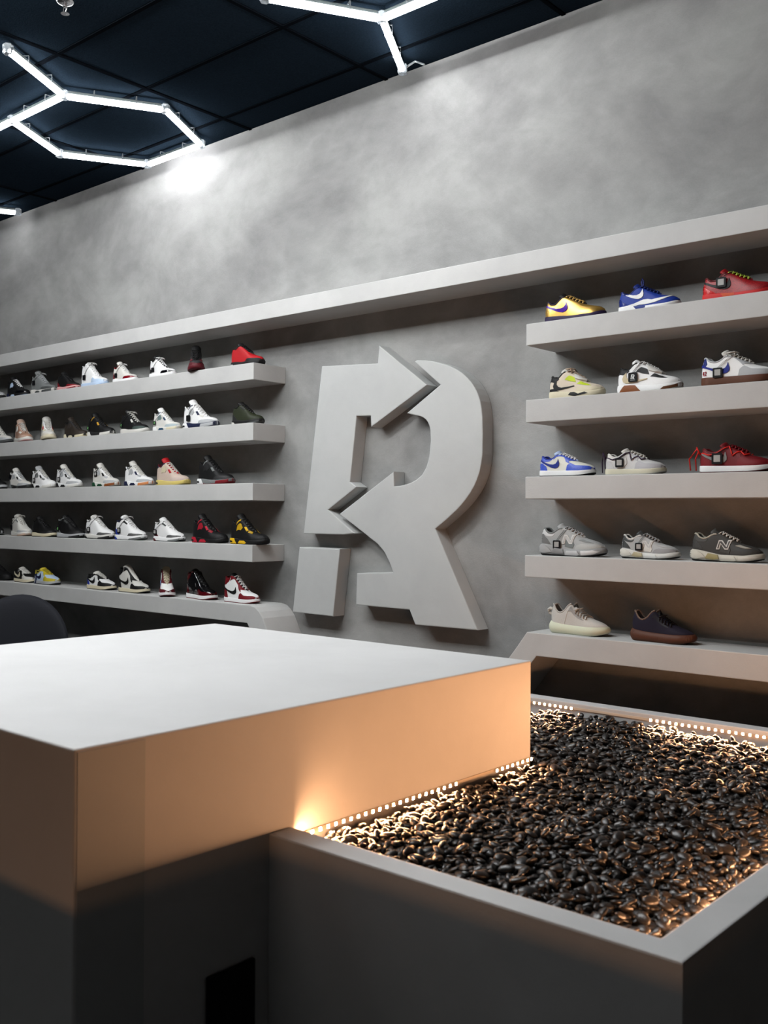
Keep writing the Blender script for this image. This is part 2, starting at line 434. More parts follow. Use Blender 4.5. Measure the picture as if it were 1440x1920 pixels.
# ------------------------------------------------------------------ planter with pebbles
PXL = KX0 + 0.3           # the bed goes on behind the counter
pl = empty('pebble_planter', (PX1I, PY0I, 0))
tag(pl, 'low grey micro-cement planter box filled with dark pebbles, right of the counter', 'planter')
px, py = PX1I, PY0I
out = [(KX1 + 0.0005, PY0), (PX1, PY0), (PX1, PY1 + 0.075), (PXL - 0.075, PY1 + 0.075), (PXL - 0.075, KY1 + 0.001),
       (PXL, KY1 + 0.001), (PXL, PY1), (PX1I, PY1), (PX1I, PY0I), (KX1 + 0.0005, PY0I)]
link('planter_wall', prism_me([(a - px, b - py) for a, b in out], 0.0, RIM, lambda a, b, w: (a, b, w), 0.005), M_PLANTER, pl)
bm = bmesh.new()
bm_box(bm, (KX1 + 0.001 - px, 0.0005, 0.55), (PX1I - 0.0005 - px, KY1 - py, 0.612))
bm_box(bm, (PXL - px, KY1 + 0.001 - py, 0.55), (PX1I - 0.0005 - px, PY1 - py, 0.612))
M_BED = principled('dark_bed', (0.006, 0.005, 0.005), 0.9, 0.2)[0]
link('gravel_bed', mesh_of(bm), M_BED, pl)

# pebbles
M_STONE, nt, b = principled('dark_pebble', (0.02, 0.018, 0.016), 0.32, 0.35)
oi = nt.nodes.new('ShaderNodeObjectInfo'); tc = nt.nodes.new('ShaderNodeTexCoord'); nz = nt.nodes.new('ShaderNodeTexNoise')
nz.inputs['Scale'].default_value = 22; nz.inputs['Detail'].default_value = 4
nt.links.new(tc.outputs['Object'], nz.inputs['Vector'])
mx = nt.nodes.new('ShaderNodeMix'); mx.data_type = 'RGBA'
mx.inputs[6].default_value = (0.003, 0.003, 0.0033, 1); mx.inputs[7].default_value = (0.018, 0.016, 0.015, 1)
nt.links.new(nz.outputs['Fac'], mx.inputs[0]); nt.links.new(mx.outputs[2], b.inputs['Base Color'])

def pebble_arrays(seed):
    r = np.random.default_rng(seed)
    nseg, nring = 10, 7
    vs = [(0, 0, -1)]
    for i in range(1, nring):
        th = PI * i / nring
        for k in range(nseg):
            ph = 2 * PI * k / nseg
            vs.append((math.sin(th) * math.cos(ph), math.sin(th) * math.sin(ph), -math.cos(th)))
    vs.append((0, 0, 1))
    V = np.array(vs)
    a, bb, c = r.uniform(0.85, 1.15), r.uniform(0.85, 1.1), r.uniform(0.85, 1.2)
    V = np.sign(V) * np.abs(V) ** 0.92
    V = V * np.array([0.0165 * a, 0.0115 * bb, 0.0062 * c])
    V[:, 0] += 0.12 * V[:, 1] * r.normal(); V[:, 1] *= 1 + 12 * V[:, 0] * r.normal() * 0.6
    F = []
    for k in range(nseg): F.append((0, 1 + (k + 1) % nseg, 1 + k))
    for i in range(nring - 2):
        o0, o1 = 1 + i * nseg, 1 + (i + 1) * nseg
        for k in range(nseg):
            k2 = (k + 1) % nseg
            F.append((o0 + k, o0 + k2, o1 + k2)); F.append((o0 + k, o1 + k2, o1 + k))
    top = len(V) - 1; o0 = 1 + (nring - 2) * nseg
    for k in range(nseg): F.append((top, o0 + k, o0 + (k + 1) % nseg))
    return V, np.array(F)
PEB = [pebble_arrays(100 + k) for k in range(8)]
peb_me = []
for V, F in PEB:
    me = bpy.data.meshes.new('pebble'); me.from_pydata(V.tolist(), [], F.tolist())
    for p in me.polygons: p.use_smooth = True
    peb_me.append(me)
def in_bed(x, y, mg=0.016):
    if PY0I + mg < y < PY1 - mg and KX1 + mg < x < PX1I - mg: return True
    return KY1 + mg < y < PY1 - mg and PXL + 0.9 < x < PX1I - mg
stones = []
for layer, (sp_, z0, zj, tilt) in enumerate(((0.021, STONE_Z - 0.022, 0.004, 0.35), (0.0235, STONE_Z - 0.010, 0.005, 0.5), (0.036, STONE_Z + 0.001, 0.005, 0.45))):
    nx = int((PX1I - PXL) / sp_); ny = int((PY1 - PY0I) / sp_)
    for i in range(nx + 1):
        for j in range(ny + 1):
            x = PXL + i * sp_ + rng.normal() * sp_ * 0.3 + (0.5 * sp_ if j % 2 else 0)
            y = PY0I + j * sp_ + rng.normal() * sp_ * 0.3
            if not in_bed(x, y): continue
            hump = 0.006 * math.sin(5 * x + 2 * y) * math.cos(4 * y - x)
            stones.append((x, y, z0 + rng.normal() * zj + hump, rng.uniform(0, 2 * PI), rng.normal() * tilt, rng.normal() * tilt * 0.7,
                           float(np.clip(rng.normal(1.0, 0.2), 0.65, 1.5)), int(rng.integers(0, 8)), layer))
def rotm(a, b, c):
    return np.array(Matrix.Rotation(a, 3, 'Z') @ Matrix.Rotation(b, 3, 'X') @ Matrix.Rotation(c, 3, 'Y'))
rank = []
for n, st in enumerate(stones):
    u, v, z = proj(st[:3])
    if st[8] == 2 and 0 < u < 1440 and 0 < v < 1920:
        if st[1] < PY0I + 0.05 or st[0] > PX1I - 0.03: continue
        rank.append((st[6] / z, n))
rank.sort(reverse=True)
single = set(n for _, n in rank[:300])
AV, AF, off = [], [], 0
for n, st in enumerate(stones):
    if n in single:
        o = link('pebble', peb_me[st[7]], M_STONE)
        o.matrix_world = Matrix.Translation(st[:3]) @ (Matrix.Rotation(st[3], 4, 'Z') @ Matrix.Rotation(st[4], 4, 'X') @ Matrix.Rotation(st[5], 4, 'Y')) @ Matrix.Scale(st[6], 4)
        tag(o, 'smooth dark flat pebble lying in the warmly lit planter bed', 'pebble', 'loose dark pebbles in the planter')
    else:
        V, F = PEB[st[7]]
        AV.append((V * st[6]) @ rotm(st[3], st[4], st[5]).T + np.array(st[:3])); AF.append(F + off); off += len(V)
AV = np.concatenate(AV); AF = np.concatenate(AF)
me = bpy.data.meshes.new('pebbles')
me.vertices.add(len(AV)); me.vertices.foreach_set('co', AV.astype(np.float32).ravel())
me.loops.add(len(AF) * 3); me.loops.foreach_set('vertex_index', AF.astype(np.int32).ravel())
me.polygons.add(len(AF)); me.polygons.foreach_set('loop_start', np.arange(0, len(AF) * 3, 3, dtype=np.int32))
me.update(calc_edges=True)
me.polygons.foreach_set('use_smooth', np.ones(len(AF), dtype=bool))
o = link('pebble_fill', me, M_STONE)
tag(o, 'bed of thousands of smooth dark pebbles filling the planter', 'pebbles', kind='stuff')

# LED strips
def diode_mesh(mled):
    """small chip: white body, only its window (local +y) glows"""
    bm = bmesh.new(); bm_box(bm, (-0.004, -0.0032, -0.004), (0.004, 0.0032, 0.004)); bm.faces.ensure_lookup_table()
    for f in bm.faces:
        if f.calc_center_median().y > 0.003: f.material_index = 1
    bmesh.ops.recalc_face_normals(bm, faces=list(bm.faces))
    me = mesh_of(bm); me.materials.append(M_TAPE); me.materials.append(mled)
    return me
dio = diode_mesh(M_LED); dio2 = diode_mesh(M_LED2)
def led_strip(label, p0, p1, nrm, segs, pitch):
    """tape on a wall from p0 to p1, its diodes looking along nrm; segs = lit spans as fractions"""
    p0 = np.array(p0, float); p1 = np.array(p1, float); nrm = np.array(nrm, float)
    d = p1 - p0; Ln = np.linalg.norm(d); ang = math.atan2(d[1], d[0])
    root = empty('led_strip', tuple(p0), ang)
    tag(root, label, 'light strip', 'warm light strips of the planter')
    side = 1 if (-math.sin(ang) * nrm[0] + math.cos(ang) * nrm[1]) > 0 else -1
    y0, y1 = sorted((side * 0.0008, side * 0.0035))
    link('tape', box_me((0, y0, -0.005), (Ln, y1, 0.005)), M_TAPE, root)
    for a, b in segs:
        n = max(2, int(round((b - a) * Ln / pitch)) + 1)
        for k in range(n):
            x = a * Ln + (b - a) * Ln * k / (n - 1)
            o = link('diode', dio, None, root); o.location = (min(max(x, 0.006), Ln - 0.006), side * 0.007, 0); o.rotation_euler = (0, 0, 0 if side > 0 else PI)
LZ = 0.661
yA, yB = PY0I + 0.01, KY1 - 0.004
fr = lambda y: (y - yA) / (yB - yA)
led_strip('warm glowing light strip along the foot of the counter side above the pebbles', (KX1, yA, LZ), (KX1, yB, LZ), (1, 0, 0),
          [(0.0, fr(-1.78)), (fr(-1.555), 1.0)], 0.030)
xA, xB = -2.6, PX1I - 0.02
fx = lambda x: (x - xA) / (xB - xA)
led_strip('warm glowing light strip inside the far rim of the pebble bed', (xA, PY1, LZ + 0.006), (xB, PY1, LZ + 0.006), (0, -1, 0),
          [(0.0, fx(-2.225)), (fx(-1.855), 1.0)], 0.027)
led_strip('warm light strip hidden inside the right rim of the pebble bed', (PX1I, PY0I + 0.02, LZ + 0.006), (PX1I, PY1 - 0.02, LZ + 0.006), (-1, 0, 0), [(0.02, 0.98)], 0.05)
led_strip('warm light strip hidden inside the near rim of the pebble bed', (KX1 + 0.02, PY0I, LZ), (PX1I - 0.02, PY0I, LZ), (0, 1, 0), [(0.0, 0.12)], 0.05)

# unseen bench and warm strip, added to throw orange light on the counter
bn = link('added_bench', box_me((-2.2, -5.75, 0.0), (0.6, -5.15, RIM - 0.005), 0.005), M_PLANTER)
tag(bn, 'unseen low grey bench added behind the photographer to carry a warm light strip', 'bench')
bs = empty('led_strip', (-2.1, -5.65, RIM - 0.005))
tag(bs, 'added warm light strip on top of the unseen bench behind the photographer', 'light strip', 'warm light strips of the planter')
link('tape', box_me((0, -0.006, 0.0003), (2.6, 0.006, 0.003)), M_TAPE, bs)
for k in range(53):
    o = link('diode', dio2, None, bs); o.location = (0.05 * k, 0, 0.0072)

# ------------------------------------------------------------------ office chair behind the counter
ch = empty('office_chair', (-6.03, -1.02, 0), math.radians(-140))
tag(ch, 'dark navy office chair with a rounded back behind the counter', 'chair')
bm = bmesh.new()
N1, N2 = 20, 12
def back_pt(s, t, off):
    ang = 2 * PI * s
    r = t ** 0.9
    a = 0.36 * r * (abs(math.cos(ang)) ** 1.0) * (1 if math.cos(ang) > 0 else -1)
    c = 0.35 * r * (abs(math.sin(ang)) ** 1.0) * (1 if math.sin(ang) > 0 else -1)
    return (a, -0.24 - off + 0.7 * a * a - 0.12 * c, 0.60 + c)
for sgn in (0, 1):
    rows = []
    for q in range(N2 + 1):
        t = q / N2
        th = 0.035 * math.sqrt(max(0, 1 - t ** 4))
        rows.append([bm.verts.new(back_pt(k / 40, t, th if sgn else -th)) for k in range(40)] if q else None)
    ctr = bm.verts.new(back_pt(0, 0, 0.035 if sgn else -0.035))
    for k in range(40):
        bm.faces.new((ctr, rows[1][k], rows[1][(k + 1) % 40]))
        for q in range(1, N2): bm.faces.new((rows[q][k], rows[q + 1][k], rows[q + 1][(k + 1) % 40], rows[q][(k + 1) % 40]))
bmesh.ops.remove_doubles(bm, verts=list(bm.verts), dist=0.0005)
bmesh.ops.recalc_face_normals(bm, faces=list(bm.faces))
link('backrest', mesh_of(bm, smooth=True), M_NAVY, ch)
me = box_me((-0.24, -0.22, 0.43), (0.24, 0.25, 0.51), 0.035, 4)
link('seat', me, M_NAVY, ch)
bm = bmesh.new(); bm_tube(bm, [(0, -0.15, 0.425), (0, -0.30, 0.44), (0, -0.315, 0.55), (0, -0.28, 0.70)], 0.02, 8)
link('back_support', mesh_of(bm, smooth=True), M_BLACK, ch)
bm = bmesh.new(); bm_lathe(bm, [(0.03, 0.09), (0.03, 0.28), (0.02, 0.28), (0.02, 0.41), (0.08, 0.415), (0.08, 0.43)], 16)
link('gas_column', mesh_of(bm, smooth=False), M_BLACK, ch)
for k in range(5):
    a = 2 * PI * k / 5
    bm = bmesh.new(); bm_tube(bm, [(0.02 * math.cos(a), 0.02 * math.sin(a), 0.11), (0.28 * math.cos(a), 0.28 * math.sin(a), 0.07)], [0.025, 0.015], 8)
    lg = link('base_leg', mesh_of(bm), M_BLACK, ch)
    bm = bmesh.new(); bm_lathe(bm, [(0.008, -0.022), (0.027, -0.016), (0.027, 0.016), (0.008, 0.022)], 14)
    w = link('caster', mesh_of(bm), M_BLACK, lg); w.location = (0.28 * math.cos(a), 0.28 * math.sin(a), 0.028); w.rotation_euler = (PI / 2, 0, a)

#SHOES#
# ------------------------------------------------------------------ shoes
def curve(keys):
    xs = np.array([k[0] for k in keys], float); ys = np.array([k[1] for k in keys], float)
    n = len(xs); m = np.zeros(n)
    dl = np.diff(ys) / np.diff(xs)
    for i in range(1, n - 1):
        m[i] = 0 if dl[i - 1] * dl[i] <= 0 else 2 * dl[i - 1] * dl[i] / (dl[i - 1] + dl[i])
    m[0], m[-1] = dl[0], dl[-1]
    def f(x):
        x = min(max(x, xs[0]), xs[-1])
        i = min(max(int(np.searchsorted(xs, x)) - 1, 0), n - 2)
        h = xs[i + 1] - xs[i]; t = (x - xs[i]) / h
        return ((2 * t**3 - 3 * t**2 + 1) * ys[i] + (t**3 - 2 * t**2 + t) * h * m[i]
                + (-2 * t**3 + 3 * t**2) * ys[i + 1] + (t**3 - t**2) * h * m[i + 1])
    return f

SWZ = [(.04, .074), (.12, .062), (.20, .051), (.28, .042), (.34, .0385), (.39, .042), (.42, .051), (.42, .063), (.395, .084), (.385, .072), (.36, .062), (.31, .057), (.24, .059), (.15, .067), (.04, .083)]
def lift(P, dz, k=1.0): return [(u * k, z + dz) for u, z in P]

STYLES = {
 # high-collared court shoe with heel tab, netting window and lace wing
 'court': dict(L=.300, H=[(0, .132), (.05, .136), (.12, .124), (.20, .118), (.28, .132), (.35, .142), (.42, .130), (.54, .102), (.65, .079), (.74, .067), (.85, .062), (.93, .056), (1, .040)],
   Z0=[(0, .036), (.25, .034), (.45, .027), (.75, .024), (.92, .028), (1, .036)], tong=(.27, .176), uc=.34, bulge=.002,
   panels=dict(toe_guard=[(.58, 0), (.62, .20), (.70, .34), (.80, .40), (.90, .43), (1, .48), (1, 0)],
               lace_wing=[(.22, .62), (.27, .98), (.40, .99), (.56, .99), (.67, .98), (.69, .88), (.58, .82), (.50, .74), (.40, .70), (.32, .56)],
               heel_counter=[(0, 0), (0, .50), (.08, .46), (.15, .26), (.18, 0)],
               heel_tab=[(0, .70), (0, 1), (.11, 1), (.12, .84), (.06, .70)],
               side_net=[(.25, .34), (.28, .58), (.38, .62), (.43, .48), (.38, .32)],
               vamp_net=[(.60, .50), (.62, .74), (.69, .80), (.71, .58)],
               lace_lock=[(.475, .58), (.52, .76), (.605, .66), (.555, .49)],
               collar_eyelet=[(.235, .74), (.27, .97), (.355, .97), (.36, .78)]),
   solep=dict(heel_sole=[(0, .08), (0, .97), (.20, .97), (.27, .08)], air_window=[(.05, .28), (.05, .58), (.14, .58), (.16, .28)],
              mid_accent=[(.31, .12), (.37, .72), (.50, .82), (.58, .35), (.52, .12)], toe_sole=[(.68, .05), (.71, .86), (.85, .9), (1, .95), (1, .05)])),
 # mid collar court shoe with printed toe and heel overlays
 'print': dict(L=.298, H=[(0, .122), (.05, .126), (.14, .120), (.22, .122), (.30, .134), (.36, .136), (.44, .124), (.55, .103), (.65, .084), (.74, .071), (.85, .062), (.93, .055), (1, .040)],
   Z0=[(0, .034), (.25, .033), (.45, .027), (.75, .026), (1, .034)], tong=(.29, .160), uc=.35, bulge=.002,
   panels=dict(toe_guard=[(.57, 0), (.64, .20), (.74, .30), (.86, .30), (.94, .34), (1, .40), (1, 0)],
               heel_counter=[(0, 0), (0, .42), (.10, .40), (.20, .16), (.26, 0)],
               lace_panel=[(.36, .60), (.40, .80), (.52, .82), (.50, .66)],
               collar_eyelet=[(.20, .80), (.22, .98), (.30, .98), (.30, .82)]),
   solep=dict(toe_sole=[(.62, .05), (.70, .42), (.85, .5), (1, .6), (1, .05)], heel_sole=[(0, .08), (0, .6), (.14, .55), (.2, .08)])),
 # tall basketball shoe with a flat cupsole
 'hightop': dict(L=.296, H=[(0, .154), (.05, .157), (.13, .146), (.20, .146), (.28, .160), (.34, .160), (.44, .134), (.55, .106), (.65, .083), (.74, .069), (.85, .061), (.93, .054), (1, .040)],
   Z0=[(0, .029), (.5, .026), (.8, .025), (1, .030)], tong=(.25, .176), uc=.33, bulge=.001,
   panels=dict(toe_guard=[(.56, 0), (.58, .26), (.63, .42), (.72, .36), (.84, .42), (.93, .52), (1, .62), (1, 0)],
               eye_stay=[(.26, .62), (.30, .98), (.44, .99), (.62, .99), (.68, .98), (.66, .82), (.60, .62), (.62, .44), (.55, .50), (.50, .72), (.40, .78), (.33, .66)],
               heel_counter=[(0, 0), (0, .44), (.10, .43), (.16, .30), (.20, 0)],
               collar_band=[(0, .60), (0, .99), (.27, .99), (.25, .74), (.14, .62), (.07, .57)],
               ), zpanels=dict(side_mark=lift(SWZ, .012, 1.12)), solep=dict()),
 'lowtop': dict(L=.292, H=[(0, .094), (.05, .098), (.13, .086), (.22, .080), (.30, .088), (.37, .101), (.43, .101), (.54, .090), (.65, .077), (.74, .067), (.85, .059), (.93, .052), (1, .038)],
   Z0=[(0, .030), (.5, .026), (.8, .025), (1, .030)], tong=(.35, .120), uc=.38, bulge=.001,
   panels=dict(toe_guard=[(.56, 0), (.58, .30), (.64, .50), (.73, .42), (.84, .48), (.93, .56), (1, .66), (1, 0)],
               eye_stay=[(.30, .66), (.35, .99), (.48, .99), (.66, .99), (.70, .98), (.67, .78), (.60, .62), (.62, .42), (.55, .48), (.50, .76), (.40, .76)],
               heel_counter=[(0, 0), (0, .52), (.10, .50), (.17, .32), (.20, 0)],
               collar_band=[(0, .66), (0, .99), (.30, .99), (.34, .90), (.24, .74), (.10, .64)]), zpanels=dict(side_mark=SWZ), solep=dict()),
 # slim low basketball shoe
 'slim': dict(L=.298, H=[(0, .096), (.05, .098), (.13, .082), (.21, .080), (.28, .094), (.36, .108), (.42, .104), (.54, .086), (.65, .072), (.75, .062), (.85, .055), (.93, .049), (1, .036)],
   Z0=[(0, .030), (.3, .024), (.55, .017), (.8, .016), (1, .028)], tong=(.31, .126), uc=.36, bulge=.001,
   panels=dict(heel_counter=[(0, 0), (0, .56), (.05, .5), (.16, .22), (.24, 0)]),
   zpanels=dict(side_mark=lift(SWZ, .0, 1.05), side_wave=[(.10, .026), (.30, .038), (.44, .060), (.50, .054), (.60, .042), (.74, .044), (.92, .050), (.80, .036), (.66, .026), (.50, .024), (.38, .026), (.30, .022)]),
   solep=dict(mid_accent=[(.36, .10), (.30, .95), (.50, 1), (.50, .5)])),
 # low shoe with a thick level gum sole
 'thick': dict(L=.305, H=[(0, .116), (.05, .119), (.13, .102), (.22, .096), (.30, .104), (.37, .118), (.43, .116), (.54, .101), (.65, .086), (.74, .075), (.85, .066), (.93, .058), (1, .044)],
   Z0=[(0, .038), (.5, .033), (.8, .031), (1, .034)], tong=(.34, .142), uc=.38, bulge=.001,
   panels=dict(toe_guard=[(.54, 0), (.56, .28), (.62, .50), (.72, .40), (.84, .46), (.93, .56), (1, .66), (1, 0)],
               eye_stay=[(.36, .80), (.37, .99), (.50, .99), (.66, .99), (.72, .98), (.69, .76), (.62, .60), (.60, .50), (.55, .66), (.48, .80)],
               heel_counter=[(0, .52), (0, .99), (.06, .98), (.10, .72), (.08, .55)]), zpanels=dict(side_mark=lift([(.012 if u < .05 else u, z) for u, z in SWZ], .008)), solep=dict()),
 # chunky runner with a sculpted sole
 'runner': dict(L=.312, H=[(0, .120), (.05, .122), (.12, .106), (.20, .100), (.27, .108), (.34, .120), (.42, .120), (.54, .104), (.65, .089), (.74, .078), (.85, .069), (.93, .060), (1, .044)],
   Z0=[(0, .052), (.12, .050), (.30, .040), (.50, .030), (.75, .030), (1, .040)], tong=(.32, .140), uc=.38, bulge=.005,
   panels=dict(toe_guard=[(.60, 0), (.64, .22), (.72, .36), (.82, .40), (.92, .50), (1, .66), (1, 0)],
               toe_overlay=[(.66, .52), (.72, .70), (.80, .66), (.88, .60), (.80, .50)],
               heel_counter=[(0, .1), (0, .62), (.06, .62), (.14, .42), (.20, .1)],
               collar_band=[(0, .64), (0, .98), (.07, .98), (.14, .84), (.26, .74), (.24, .60), (.12, .60)],
               eye_stay=[(.34, .80), (.36, .99), (.50, .99), (.68, .99), (.70, .90), (.60, .82), (.48, .80)],
               side_net=[(.44, .10), (.46, .34), (.56, .46), (.60, .24), (.58, .08)]),
   solep=dict(heel_sole=[(0, .30), (0, .92), (.10, .98), (.20, .70), (.24, .40), (.12, .22)],
              mid_accent=[(.24, .30), (.28, .88), (.42, .92), (.44, .40), (.36, .22)],
              front_pod=[(.46, .14), (.48, .80), (.66, .86), (.70, .30), (.66, .14)], toe_sole=[(.73, .22), (.72, .84), (.88, .86), (.96, .5), (.90, .24)])),
 # sock-like knit shoe with a rounded sole
 'knit': dict(L=.288, H=[(0, .128), (.03, .134), (.07, .122), (.13, .104), (.20, .096), (.28, .106), (.36, .132), (.41, .140), (.45, .124), (.55, .100), (.66, .083), (.76, .072), (.86, .063), (.94, .055), (1, .046)],
   Z0=[(0, .054), (.1, .050), (.3, .044), (.6, .041), (.85, .042), (1, .044)], tong=None, uc=.41, bulge=.008,
   panels=dict(side_stripe=[(.36, .50), (.42, .72), (.56, .66), (.66, .46), (.56, .42)],
               side_seam=[(.275, 0), (.345, .55), (.36, .55), (.29, 0)]), solep=dict()),
}
_base_w = curve([(0, .034), (.2, .034), (.42, .035), (.58, .041), (.72, .047), (.85, .046), (1, .040)])
def half_w(u):
    a = min(u / .17, 1.0); b = min((1 - u) / .24, 1.0)
    return _base_w(u) * math.sqrt(max(0, 1 - (1 - a) ** 2)) * max(0, 1 - (1 - b) ** 2.3) ** .5

class Shape:
    def __init__(s, st):
        s.st = st; s.L = st['L']; s.H = curve(st['H']); s.Z = curve(st['Z0']); s.uc = st['uc']
        s.bot = curve([(0, .004), (.08, 0), (.68, 0), (.85, .003), (1, .013)])
        uc = s.uc
        s.G = curve([(0, .05), (uc - .10, .05), (uc, .026), (uc + .08, .019), (.60, .015), (.67, .005), (.70, 0), (1, 0)])
    def up(s, u, t, side, off=0.0):
        def P(u, t):
            u = min(max(u, 0.0), 1.0); t = min(max(t, 0.0), 1.0)
            w = half_w(u); g = min(s.G(u), .80 * w); h = s.H(u); z0 = s.Z(u) - .003
            c = math.cos(t * PI / 2); n = math.sin(t * PI / 2)
            y = side * (g + (w - g) * c ** .72)
            z = z0 + (h - z0) * (n if u > .3 else n * (u / .3) + t * (1 - u / .3))
            x = s.L * (u - .5) + (.010 * t - .006 * math.sin(PI * t)) * max(0, 1 - u / .16)
            y += -.004 * math.sin(PI * u)
            return np.array([x, y, z])
        p = P(u, t)
        if off:
            e = 1e-3
            du = P(min(u + e, 1), t) - P(max(u - e, 0), t); dt = P(u, min(t + e, 1)) - P(u, max(t - e, 0))
            n = np.cross(du, dt) * -side
            ln = np.linalg.norm(n)
            if u < .004: n = np.array([-1.0, 0, 0]); ln = 1
            elif u > .996: n = np.array([1.0, 0, .3]); ln = 1.04
            if ln > 1e-12: p = p + off * n / ln
            if u < .004 or (u > .7 and t > .999): p[1] = -.004 * math.sin(PI * u)
        return p
    def upz(s, u, z, side, off=0.0):
        a, b = 0.0, 1.0
        for _ in range(18):
            m = (a + b) / 2
            if s.up(u, m, side)[2] < z: a = m
            else: b = m
        return s.up(u, (a + b) / 2, side, off)
    def sole(s, u, t, side, off=0.0):
        w = half_w(u); e = s.st['bulge']
        k = math.sin(PI * min(max(t, 0), 1))
        ends = max(0, 1 - u / .1) - max(0, 1 - (1 - u) / .12)
        rib = s.st.get('rib', 0) * math.sin(2 * PI * 42 * u) * k
        y = side * ((w + .0035 * min(1, w / .02)) + (e * k + off + rib) * min(1, w / .015)) - .004 * math.sin(PI * u)
        x = s.L * (u - .5) * 1.022 - (e * k + off) * ends
        zb, zt = s.bot(u), s.Z(u)
        return np.array([x, y, zb + (zt - zb) * t])

def us(n, a=0.0, b=1.0):
    return [a + (b - a) * (1 - math.cos(PI * k / n)) / 2 for k in range(n + 1)]

def grid_mesh(fn, uu, tt, close_bottom=False, close_top=False):
    bm = bmesh.new(); rows = {}
    for sd in (-1, 1):
        rows[sd] = [[bm.verts.new(fn(u, t, sd)) for t in tt] for u in uu]
        for i in range(len(uu) - 1):
            for j in range(len(tt) - 1):
                q = (rows[sd][i][j], rows[sd][i + 1][j], rows[sd][i + 1][j + 1], rows[sd][i][j + 1])
                bm.faces.new(q if sd < 0 else q[::-1])
    for flag, j in ((close_bottom, 0), (close_top, len(tt) - 1)):
        if flag:
            for i in range(len(uu) - 1):
                bm.faces.new((rows[-1][i][j], rows[1][i][j], rows[1][i + 1][j], rows[-1][i + 1][j]))
    bmesh.ops.remove_doubles(bm, verts=list(bm.verts), dist=1e-5)
    bmesh.ops.dissolve_degenerate(bm, edges=list(bm.edges), dist=1e-6)
    bmesh.ops.recalc_face_normals(bm, faces=list(bm.faces))
    return mesh_of(bm, smooth=True)

def panel_mesh(fn, poly, off, sides=(-1, 1), step=.022, zspace=False):
    """a proud overlay cut to the outline poly (in the shoe's own length/height coordinates)"""
    if zspace:
        poly = [(u, z * 10) for u, z in poly]; f0 = fn
        fn = lambda u, v, sd, off: f0(u, v / 10, sd, off)
    pts = []
    n = len(poly)
    for i in range(n):
        a, b = np.array(poly[i]), np.array(poly[(i + 1) % n])
        k = max(1, int(np.linalg.norm((b - a) * np.array([1, .6])) / step))
        for q in range(k): pts.append(tuple(a + (b - a) * q / k))
    nb = len(pts)
    P = np.array(pts)
    def inside(x, y):
        c = False; j = nb - 1
        for i in range(nb):
            if (P[i, 1] > y) != (P[j, 1] > y) and x < (P[j, 0] - P[i, 0]) * (y - P[i, 1]) / (P[j, 1] - P[i, 1]) + P[i, 0]: c = not c
            j = i
        return c
    extra = []
    x = P[:, 0].min() + .012
    while x < P[:, 0].max():
        y = P[:, 1].min() + .02
        while y < P[:, 1].max():
            if inside(x, y) and np.min(np.hypot(P[:, 0] - x, (P[:, 1] - y) * .6)) > .010: extra.append((x, y))
            y += .05
        x += .03
    allp = [Vector(p) for p in pts + extra]
    V, E, F, *_ = delaunay_2d_cdt(allp, [], [list(range(nb))], 1, 1e-6)
    bm = bmesh.new()
    for sd in sides:
        vs = [bm.verts.new(fn(v[0], v[1], sd, off)) for v in V]
        fs = []
        for f in F:
            try: fs.append(bm.faces.new([vs[i] for i in (f if sd < 0 else f[::-1])]))
            except ValueError: pass
        bd = [(i, (i + 1) % nb) for i in range(nb)]
        low = {}
        if len(V) == nb + len(extra):
            for i in range(nb): low[i] = bm.verts.new(fn(V[i][0], V[i][1], sd, -.0006))
            for i, j in bd:
                try: bm.faces.new((vs[i], low[i], low[j], vs[j]))
                except ValueError: pass
    bmesh.ops.remove_doubles(bm, verts=list(bm.verts), dist=1e-6)
    bmesh.ops.recalc_face_normals(bm, faces=list(bm.faces))
    return mesh_of(bm, smooth=False)

_SH, _ME = {}, {}
def shape(style):
    if style not in _SH: _SH[style] = Shape(STYLES[style])
    return _SH[style]
def cached(k, fn):
    if k not in _ME: _ME[k] = fn()
    return _ME[k]

def tongue_mesh(s):
    ut, zt = s.st['tong']; uc = s.uc
    line = [(s.L * (u - .5), s.H(u) + .001, s.G(u) + .004) for u in (.70, .66, .60, .54, .48, .43, uc + .03)]
    x0, z0, _ = line[-1]; x1 = s.L * (ut - .5)
    for k in (1, 2, 3, 4):
        f = k / 4
        line.append((x0 + (x1 - x0) * (f ** .85), z0 + (zt - z0) * f, .028 + .004 * f))
    bm = bmesh.new(); NA = 8
    A, B = [], []
    for q, (x, z, w) in enumerate(line):
        dx, dz = (line[min(q + 1, len(line) - 1)][0] - line[max(q - 1, 0)][0], line[min(q + 1, len(line) - 1)][1] - line[max(q - 1, 0)][1])
        ln = math.hypot(dx, dz); nx, nz = dz / ln, -dx / ln
        if q == len(line) - 1: w *= .82
        ra, rb = [], []
        for k in range(NA + 1):
            a = -1 + 2 * k / NA
            d = .006 * (1 - a * a) - .010 * abs(a) ** 3
            ra.append(bm.verts.new((x + nx * d, w * a - .003, z + nz * d)))
            rb.append(bm.verts.new((x + nx * (d - .008), w * a - .003, z + nz * (d - .008))))
        A.append(ra); B.append(rb)
    m = len(line)
    for q in range(m - 1):
        for k in range(NA):
            bm.faces.new((A[q][k], A[q][k + 1], A[q + 1][k + 1], A[q + 1][k]))
            bm.faces.new((B[q][k], B[q + 1][k], B[q + 1][k + 1], B[q][k + 1]))
        bm.faces.new((A[q][0], A[q + 1][0], B[q + 1][0], B[q][0])); bm.faces.new((A[q][NA], B[q][NA], B[q + 1][NA], A[q + 1][NA]))
    for k in range(NA):
        bm.faces.new((A[-1][k], A[-1][k + 1], B[-1][k + 1], B[-1][k]))
    bmesh.ops.recalc_face_normals(bm, faces=list(bm.faces))
    return mesh_of(bm, smooth=True)

